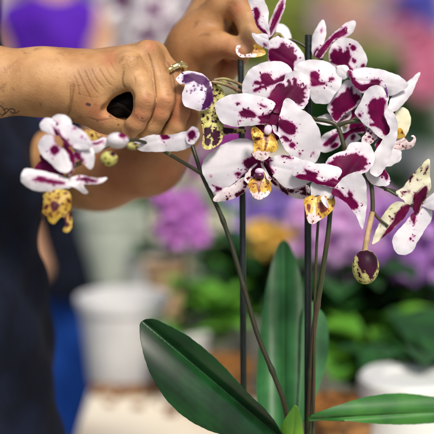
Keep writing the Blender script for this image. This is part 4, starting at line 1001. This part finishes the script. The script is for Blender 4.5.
def shop_orchid(px, py, d, key, label, group=None, n=7, spread=(.06, .06), fs=1., z=TABLE_Z, pot='pot_white', leaves=5, lk='lf', cat='orchid', leafL=.2, seed=0, potr=.05, stems=2, face=0.):
    """a potted orchid whose cluster of blooms is centred where photo pixel (px,py) looks at distance d"""
    rnd = random.Random(seed + int(px * 3 + py)); P = at(px, py, d)
    e = empty('potted_orchid', (0, 0, 0), label, cat, group)
    top = P[2] - z
    mb = MB(); mb.lathe(pot_profile(potr * .75, potr, .095), (0, 0, 0), 24); mb.build('pot', M[pot], e)
    mb = MB(); mb.lathe([(0, .088), (potr * .6, .092), (potr * .9, .085)], (0, 0, 0), 20); mb.build('bark', M['bark'], e)
    for i in range(leaves):
        leaf_obj(e, leafL * rnd.uniform(.8, 1.15), leafL * .17 * rnd.uniform(.85, 1.2), 2 * math.pi * i / leaves + rnd.uniform(-.4, .4), rnd.uniform(.35, .75), FM[lk], .085)
    for k in range(stems):
        sx = (k - (stems - 1) / 2) * spread[0] * .9
        mb = MB(); mb.tube([(0, 0, .08), (sx * .3, -.004, top * .5), (sx * .8, -.012, top * .85), (sx, -.03, top + spread[1] * .7)], [.003, .003, .0025, .0018], 8); mb.build('stem', M['stem'], e)
    for i in range(n):
        me = get_fm(key, i % 3); o = bpy.data.objects.new('flower', me); COL.objects.link(o); o.parent = e
        a = i / max(n - 1, 1)
        o.location = (spread[0] * (2 * ((i * .618) % 1) - 1), -.03 - .03 * rnd.random(), top + spread[1] * (1 - 2 * a) + rnd.uniform(-.01, .01))
        o.rotation_euler = (rnd.uniform(-.2, .45), rnd.uniform(-.35, .35), rnd.uniform(-.7, .7) + face); s = fs * rnd.uniform(.85, 1.12); o.scale = (s, s, s)
    e.location = (P[0], P[1], z); return e

g = 'potted orchids on the front bench, out of focus'
shop_orchid(184, 213, 1.66, 'violet_pink', 'violet-pink orchid cluster out of focus under the bent arm', g, 9, (.026, .032), .55, lk='lf2', seed=1, leafL=.09, leaves=3, stems=1, potr=.035)
shop_orchid(222, 146, 2.05, 'magenta', 'magenta-purple orchid showing between the left dark stake and the bent arm', g, 7, (.05, .04), .7, seed=11, leafL=.1, leaves=3, stems=1)
shop_orchid(268, 204, 1.9, 'lilac', 'lilac-blue orchid out of focus behind the left dark stake', g, 8, (.05, .025), .6, seed=2, leafL=.12)
shop_orchid(276, 231, 1.75, 'yellow', 'yellow and orange orchid low behind the two dark stakes', g, 7, (.028, .012), .5, lk='lf2', seed=3, leafL=.1)
shop_orchid(330, 236, 1.66, 'pale_pink', 'pale pink-lilac orchid right behind the main stem', g, 9, (.045, .04), .75, seed=4, leafL=.13)
shop_orchid(366, 222, 1.85, 'pale_pink', 'pale pink orchid behind the hanging flower bud', g, 9, (.05, .05), .75, seed=5, leafL=.13)
shop_orchid(416, 238, 1.6, 'purple', 'lilac-purple orchid at the right edge below the cream flower', g, 8, (.05, .035), .75, seed=6, leafL=.13)
shop_orchid(394, 262, 1.72, 'pale_pink', 'low lilac-pink orchid at the right above dark leaves', g, 5, (.035, .02), .6, seed=7, pot='pot_clear', leafL=.12)
shop_orchid(150, 30, 2.15, 'spotted', 'white and purple orchid out of focus just behind the closed hand', g, 6, (.045, .04), 1.15, seed=8, leafL=.1, leaves=3)
shop_orchid(186, 8, 2.2, 'spotted', 'white orchid with purple centres out of focus between the two hands', g, 6, (.045, .035), 1.15, seed=9, leafL=.1, leaves=3)
shop_orchid(132, 30, 3.3, 'white', 'white orchid out of focus above the wrist', g, 8, (.06, .09), 1.3, seed=10, leafL=.1, leaves=3)

def leafy(px, py, d, r, h, n, mat, label, group=None, z=TABLE_Z, L=.09, pot='pot_clear', seed=0, potr=.05):
    """potted foliage plant: a pot and a head of many separate leaves"""
    rnd = random.Random(seed + int(px)); P = at(px, py, d); e = empty('potted_plant', (0, 0, 0), label, 'potted plant', group)
    mb = MB(); mb.lathe(pot_profile(potr * .75, potr, .085), (0, 0, 0), 24); mb.build('pot', M[pot], e)
    mb = MB(); mb.lathe([(0, .078), (potr * .6, .082), (potr * .9, .076)], (0, 0, 0), 20); mb.build('soil', M['soil'], e)
    VV, FF, al, sd = [], [], [], []
    for i in range(n):
        V, F, a, s = leafshape(L * rnd.uniform(.6, 1.2), L * .28 * rnd.uniform(.7, 1.3), 5, rnd.uniform(.3, .8), 3)
        az = rnd.uniform(0, 2 * math.pi); rr = r * .6 * rnd.random() ** .5; zz = .08 + (h - .08) * rnd.random(); b = len(VV)
        VV += [((x + rr) * math.cos(az) - y * math.sin(az), (x + rr) * math.sin(az) + y * math.cos(az), q + zz) for x, y, q in V]
        FF += [tuple(k + b for k in f) for f in F]; al += a; sd += s
    o = mesh_obj('foliage', VV, FF, FM[mat], e); attr(o, 'along', al); attr(o, 'side', sd)
    e.location = (P[0], P[1], z); return e
g2 = 'leafy pots on the front bench'
leafy(214, 262, 1.72, .035, .15, 36, 'lf2', 'bright green leafy pot between the left stake and the pale bench', g2, seed=1, L=.06, potr=.03)
leafy(232, 232, 2.1, .06, .2, 40, 'lf2', 'bright green leafy plant behind the thin curved stem', g2, seed=2, L=.08)
leafy(132, 212, 2.75, .08, .22, 50, 'lf2', 'light green leafy plant above the cloudy clear pot far back', g2, seed=4, L=.09)
leafy(372, 346, 1.5, .045, .14, 34, 'lf2', 'mid green leafy pot beside the white pot at the right', g2, seed=5, L=.075)
leafy(432, 335, 1.42, .05, .15, 40, 'lf', 'dark green leafy pot at the right edge', g2, seed=6, L=.09)
leafy(345, 300, 1.62, .06, .2, 60, 'lf', 'dark green leafy pot behind the main stem', g2, seed=7, L=.1)
leafy(400, 300, 1.7, .08, .18, 60, 'lf', 'dark leafy pot between the bud and the right edge', g2, seed=8, L=.11)
leafy(262, 296, 1.85, .06, .18, 50, 'lf', 'dark leafy pot behind the upright leaf', g2, seed=9, L=.09)
leafy(322, 276, 1.95, .08, .2, 70, 'lf', 'dark leafy pot farther back behind the stakes', g2, seed=10, L=.1)

M['bark_wall'] = plain('clear_pot_full_of_bark', rgb(160, 112, 56), rgb(80, 54, 28), 70, .35, .8, 140, .5, 0, 0, .004)
M['pot_milky'] = plain('milky_plastic', rgb(242, 243, 243), rgb(226, 228, 230), 12, .35, .1, 100, .4, .4)
M['fibre'] = plain('fibre_pot', rgb(190, 160, 124), rgb(160, 130, 96), 60, .9, .5, 120)
M['terracotta'] = plain('terracotta', rgb(150, 66, 38), rgb(120, 50, 30), 30, .8, .3, 120)
def tub(px, pyb, d, r0, r1, h, mat, label, name='plant_pot', cat='pot', bark=None, closed=False, z=TABLE_Z, group=None):
    P = at(px, pyb, d); e = empty(name, (0, 0, 0), label, cat, group)
    mb = MB(); mb.lathe([(0, 0), (r0, 0), (r0 * .6 + r1 * .4, h * .4), (r1, h - .012), (r1 + .004, h - .012), (r1 + .005, h), (r1 - .002, h), (r1 - .004, h * .7), (r0 - .003, .006), (0, .006)], (0, 0, 0), 36)
    if closed: mb = MB(); mb.lathe([(0, 0), (r0 + .003, 0), (r0 + .003, .012), (r0, .013), (r1, h - .004), (r1 - .004, h), (r1 * .5, h), (r1 * .45, h - .003), (0, h - .003)], (0, 0, 0), 36)
    mb.build('wall', M[mat], e)
    if bark:
        rnd = random.Random(int(px)); mb = MB()
        mb.lathe([(0, h - .02), (r1 * .9, h - .025)], (0, 0, 0), 20)
        for i in range(90):
            a = rnd.uniform(0, 6.28); q = r1 * .85 * rnd.random() ** .5; s = rnd.uniform(.004, .012)
            mb.ball((q * math.cos(a), q * math.sin(a), h - .018 + rnd.uniform(0, .014)), (s, s * .7, s * .5), 6, 4)
        mb.build('bark', M[bark], e, False)
    e.location = (P[0], P[1], z); return e
tub(124, 372, 1.8, .052, .064, .125, 'pot_milky', 'white plastic tub on the pale bench below the bent arm', 'tub', 'tub')
tub(116, 280, 2.4, .042, .072, .15, 'pot_clear', 'cloudy clear pot standing behind the white tub', 'plant_pot')
tub(220, 338, 1.9, .026, .034, .062, 'pot_white', 'small white pot between the left stake and the dark leaf')
tub(404, 455, 1.34, .066, .052, .150, 'pot_white', closed=True, label= 'large white pot at the right behind the bright green leaf')
tub(337, 425, 1.3, .030, .038, .128, 'bark_wall', 'clear pot packed with orange bark right of the stakes', bark='bark')
tub(222, 372, 1.62, .032, .04, .078, 'bark_wall', 'clear pot of brown bark behind the big dark leaf', bark='bark')
tub(166, 312, 2.05, .028, .036, .12, 'fibre', 'small tan fibre pot behind the white tub', bark='soil')
tub(428, 340, 1.62, .035, .045, .14, 'pot_white', 'tall white pot at the right edge among dark leaves')
tub(388, 330, 1.75, .024, .03, .16, 'terracotta', 'slim terracotta pot among the dark leaves below the bud')
# loose bark on the bench
rnd = random.Random(4); mb = MB()
for (px, py, n, sp) in ((170, 382, 130, .03), (200, 395, 90, .035), (116, 392, 50, .025), (185, 345, 40, .03)):
    a = math.atan((py - 217) * KPX) + PITCH; dist = (1.35 - TABLE_Z) / math.tan(a); cx = (px - 217) * KPX * dist
    for i in range(n):
        s = rnd.uniform(.003, .010); mb.ball((cx + rnd.gauss(0, sp), dist + rnd.gauss(0, sp), TABLE_Z + s * .4), (s, s * .7, s * .5), 6, 4)
tag(mb.build('loose_bark', M['bark'], None, False), 'loose brown bark chips scattered on the pale bench', 'bark', None, 'stuff')

# --- the other person, far out of focus
D0 = 3.2
def w2(px, py, d=0.): return at(px, py, D0 + d)
p2 = empty('person', tuple((*w2(56, 300)[:2], 0)), 'person farther back in a sleeveless violet top and dark apron, out of focus', 'person')
class WF(Field): pass
o0 = w2(54, 40)
def W_(x, y, z): return np.array([o0[0] * 1000 + x, z, o0[1] * 1000 + y], np.float32)      # X, up, depth in mm
def wfield(lo, hi, h): return Field(lo, hi, h)
def wmesh(F, fld, name, mat, parent, sm=2, skin=False):
    V, Q = fld.mesh(F, sm); Vw = np.stack([V[:, 0], V[:, 2], V[:, 1]], 1) / 1000.; Q = Q[:, ::-1]
    o = mesh_obj(name, Vw, Q, M[mat], parent)
    if skin:
        for k in ('crease', 'red', 'ink'): attr(o, k, np.zeros(len(V)))
    return o
sh_z = at(58, 12, D0)[2] * 1000            # shoulder height
G = wfield(W_(-230, -260, sh_z - 720), W_(230, 200, sh_z + 380), 7.0)
bd = G.chain([(W_(0, 0, sh_z + 10), 56), (W_(0, -8, sh_z + 100), 54)], 10)
bd = smin(bd, G.cone(W_(0, -20, sh_z + 190), W_(0, -30, sh_z + 245), 76, 84), 22)
bd = smin(bd, G.cone(W_(0, -108, sh_z + 196), W_(0, -104, sh_z + 212), 11, 8), 12)
bd = smin(bd, G.chain([(W_(-95, 0, sh_z - 30), 48), (W_(0, 0, sh_z - 40), 80), (W_(95, 0, sh_z - 30), 48)], 30), 40)
bd = smin(bd, G.cone(W_(0, 0, sh_z - 120), W_(0, 0, sh_z - 520), 90, 92), 60)
bd = smin(bd, G.chain([(W_(112, 0, sh_z - 30), 44), (W_(120, -20, sh_z - 300), 36), (W_(90, -130, sh_z - 420), 30), (W_(10, -190, sh_z - 430), 27), (W_(-40, -190, sh_z - 436), 24)], 14), 24)
bd = smin(bd, G.chain([(W_(-112, 0, sh_z - 30), 44), (W_(-125, 0, sh_z - 300), 36), (W_(-70, -130, sh_z - 560), 30), (W_(-36, -170, sh_z - 660), 32)], 14), 24)
wmesh(bd, G, 'body', 'skin2', p2, 2, True)
G = wfield(W_(-200, -180, sh_z - 640), W_(200, 180, sh_z + 60), 8.0)
tp = G.chain([(W_(-84, 0, sh_z - 22), 62), (W_(0, 0, sh_z - 40), 98), (W_(78, 0, sh_z - 26), 60)], 30)
tp = smin(tp, G.cone(W_(0, 0, sh_z - 120), W_(0, 0, sh_z - 560), 104, 108), 60) + 4 * np.sin(G.X * .05 + G.Y * .03)
wmesh(tp, G, 'top', 'violet_shirt', p2)
G = wfield(W_(-230, -200, 10), W_(230, 200, sh_z - 300), 10.0)
ap = G.chain([(W_(0, 0, sh_z - 500), 112), (W_(0, 0, 620), 122)], 40)
ap = smin(ap, G.chain([(W_(-60, 0, 620), 80), (W_(-66, 0, 40), 54)], 20), 30); ap = smin(ap, G.chain([(W_(60, 0, 620), 80), (W_(66, 0, 40), 54)], 20), 30)
wmesh(ap + 4 * np.sin(G.Y * .04 + G.X * .05), G, 'trousers', 'jeans', p2)
G = wfield(W_(-200, -230, 480), W_(200, -10, sh_z - 140), 8.0)
apn = G.cone(W_(4, 10, sh_z - 300), W_(10, 10, 620), 122, 140); apn = np.maximum(apn, -(apn + 8)); apn = np.maximum(apn, G.Z - (o0[1] * 1000 - 30)); apn = np.maximum(apn, 560 - G.Y)
wmesh(apn, G, 'apron', 'navy', p2)
G = wfield(W_(-110, -130, sh_z + 150), W_(110, 110, sh_z + 350), 6.0)
hr = G.cone(W_(0, 4, sh_z + 225), W_(0, 0, sh_z + 262), 88, 88); hr = smax(hr, -G.cone(W_(0, -90, sh_z + 200), W_(0, -90, sh_z + 232), 66, 60), 8)
wmesh(hr, G, 'hair', 'hair', p2)

# --- far rows: benches of orchids, hedges of foliage
def far_bench(x0, x1, y, z, label): return bench(x0, x1, y, y + .7, z, label)
far_bench(-2.2, .35, 4.6, .72, 'far display bench behind the standing person, crowded with orchids')
far_bench(1.25, 3.6, 3.6, .8, 'far display bench at the right carrying pink orchids')
far_bench(-2.6, 3.6, 9.6, .75, 'farthest display bench across the back of the market')
k = 0
for px, py, d, key, n, lab in ((430, 78, 3.9, 'pink', 9, 'rose-pink orchid at the right edge, halfway up'), (424, 46, 4.0, 'pink', 9, 'rose-pink orchid at the upper right'),
                               (420, 4, 4.1, 'blue', 9, 'blue-violet orchid in the top right corner'), (404, 4, 4.15, 'pink', 5, 'rose-red orchid beside the blue-violet one at the top right')):
    shop_orchid(px, py, d, key, lab, 'orchids on the far right bench', n, (.05, .05), 1.1, z=.8, seed=30 + k, stems=1, leafL=.12); k += 1
for px, py, d, key, n, lab in ((4, 38, 4.8, 'purple', 8, 'dusky purple orchid at the far left behind the violet top'), (108, 40, 4.9, 'white', 12, 'white orchid on the far bench right of the bare arm'), (130, 16, 4.9, 'white', 12, 'tall white orchid on the far bench behind the hand'),
                               (160, 40, 4.8, 'white', 10, 'white orchid on the far bench above the hand'), (205, 20, 4.9, 'white', 10, 'white orchid on the far bench behind the pinching hand')):
    shop_orchid(px, py, d, key, lab, 'orchids on the far left bench', n, (.12, .10), 1.5, z=.72, seed=50 + k); k += 1
for px, py, key in ((352, 20, 'peach'), (372, 14, 'white'), (338, 10, 'dusty'), (386, 26, 'dusty'), (352, 4, 'yellow'), (394, 14, 'blue'), (365, 6, 'dusty'), (332, 26, 'dusty'), (404, 30, 'pink'), (15, 8, 'white'), (30, 4, 'dusty')):
    shop_orchid(px, py, 10.0, key, 'one of the blurred orchids on the farthest bench', 'blurred orchids on the farthest bench', 9, (.16, .10), 2.0, z=.75, leaves=6, lk='lf3', seed=70 + k, leafL=.35, potr=.08); k += 1

def bush(px, py, d, r, h, n, mat, label, L=.22, group='shrubs along the back', seed=0):
    rnd = random.Random(seed); P = at(px, py, d); e = empty('shrub', (P[0], P[1], 0), label, 'shrub', group)
    VV, FF, al, sd = [], [], [], []
    for i in range(n):
        V, F, a, s = leafshape(L * rnd.uniform(.6, 1.3), L * .24 * rnd.uniform(.7, 1.3), 4, rnd.uniform(.2, .9), 3)
        az = rnd.uniform(0, 2 * math.pi); u = rnd.uniform(-1, 1); rr = r * (1 - u * u) ** .5 * rnd.uniform(.45, 1); zz = h / 2 * (1 + u * rnd.uniform(.6, 1)); b = len(VV); tl = rnd.uniform(-.6, .6)
        VV += [((x * math.cos(tl) + rr) * math.cos(az) - y * math.sin(az), (x * math.cos(tl) + rr) * math.sin(az) + y * math.cos(az), max(.03, q + x * math.sin(tl) + zz)) for x, y, q in V]
        FF += [tuple(q + b for q in f) for f in F]; al += a; sd += s
    mb = MB(); mb.tube([(P[0], P[1], 0), (P[0], P[1], h * .7)], [.04, .02], 8); mb.build('stem', M['wood'], e)
    o = mesh_obj('foliage', [(x + P[0], y + P[1], z) for x, y, z in VV], FF, FM[mat], e); attr(o, 'along', al); attr(o, 'side', sd); return e
bush(262, 30, 11.5, 1.0, 2.6, 1500, 'lf3', 'pale yellow-green shrub far behind the left dark stake', seed=1)
bush(300, 30, 12.0, 1.1, 2.7, 1500, 'lf3', 'pale yellow-green shrub far behind the right dark stake', seed=2)
bush(230, 20, 12.5, 1.0, 2.5, 1200, 'lf3', 'pale green shrub far behind the pinching hand', seed=3)
bush(375, 62, 8.4, .42, .95, 900, 'lf', 'dark green shrub low in front of the farthest bench', seed=4, L=.16)
bush(350, 70, 8.6, .4, .85, 800, 'lf', 'dark green shrub partly behind the top white petals', seed=5, L=.16)
bush(396, 66, 8.8, .3, .7, 600, 'lf', 'small dark green shrub right of the other dark ones', seed=6, L=.16)
bush(190, 20, 12.0, 1.0, 2.4, 1200, 'lf3', 'pale green shrub far behind the closed hand', seed=7)
bush(20, 20, 12.0, 1.2, 2.6, 1300, 'lf', 'dark green shrub at the far left behind the violet top', seed=8)
M['backwall'] = plain('far_wall', rgb(176, 168, 166), rgb(156, 152, 148), .6, .9, .2, 5)
mb = MB(); mb.box((-14, 14.5, 0), (14, 14.7, 3.2)); tag(mb.build('far_wall', M['backwall'], None, False), 'pale grey-pink wall closing the far end of the market', 'wall')
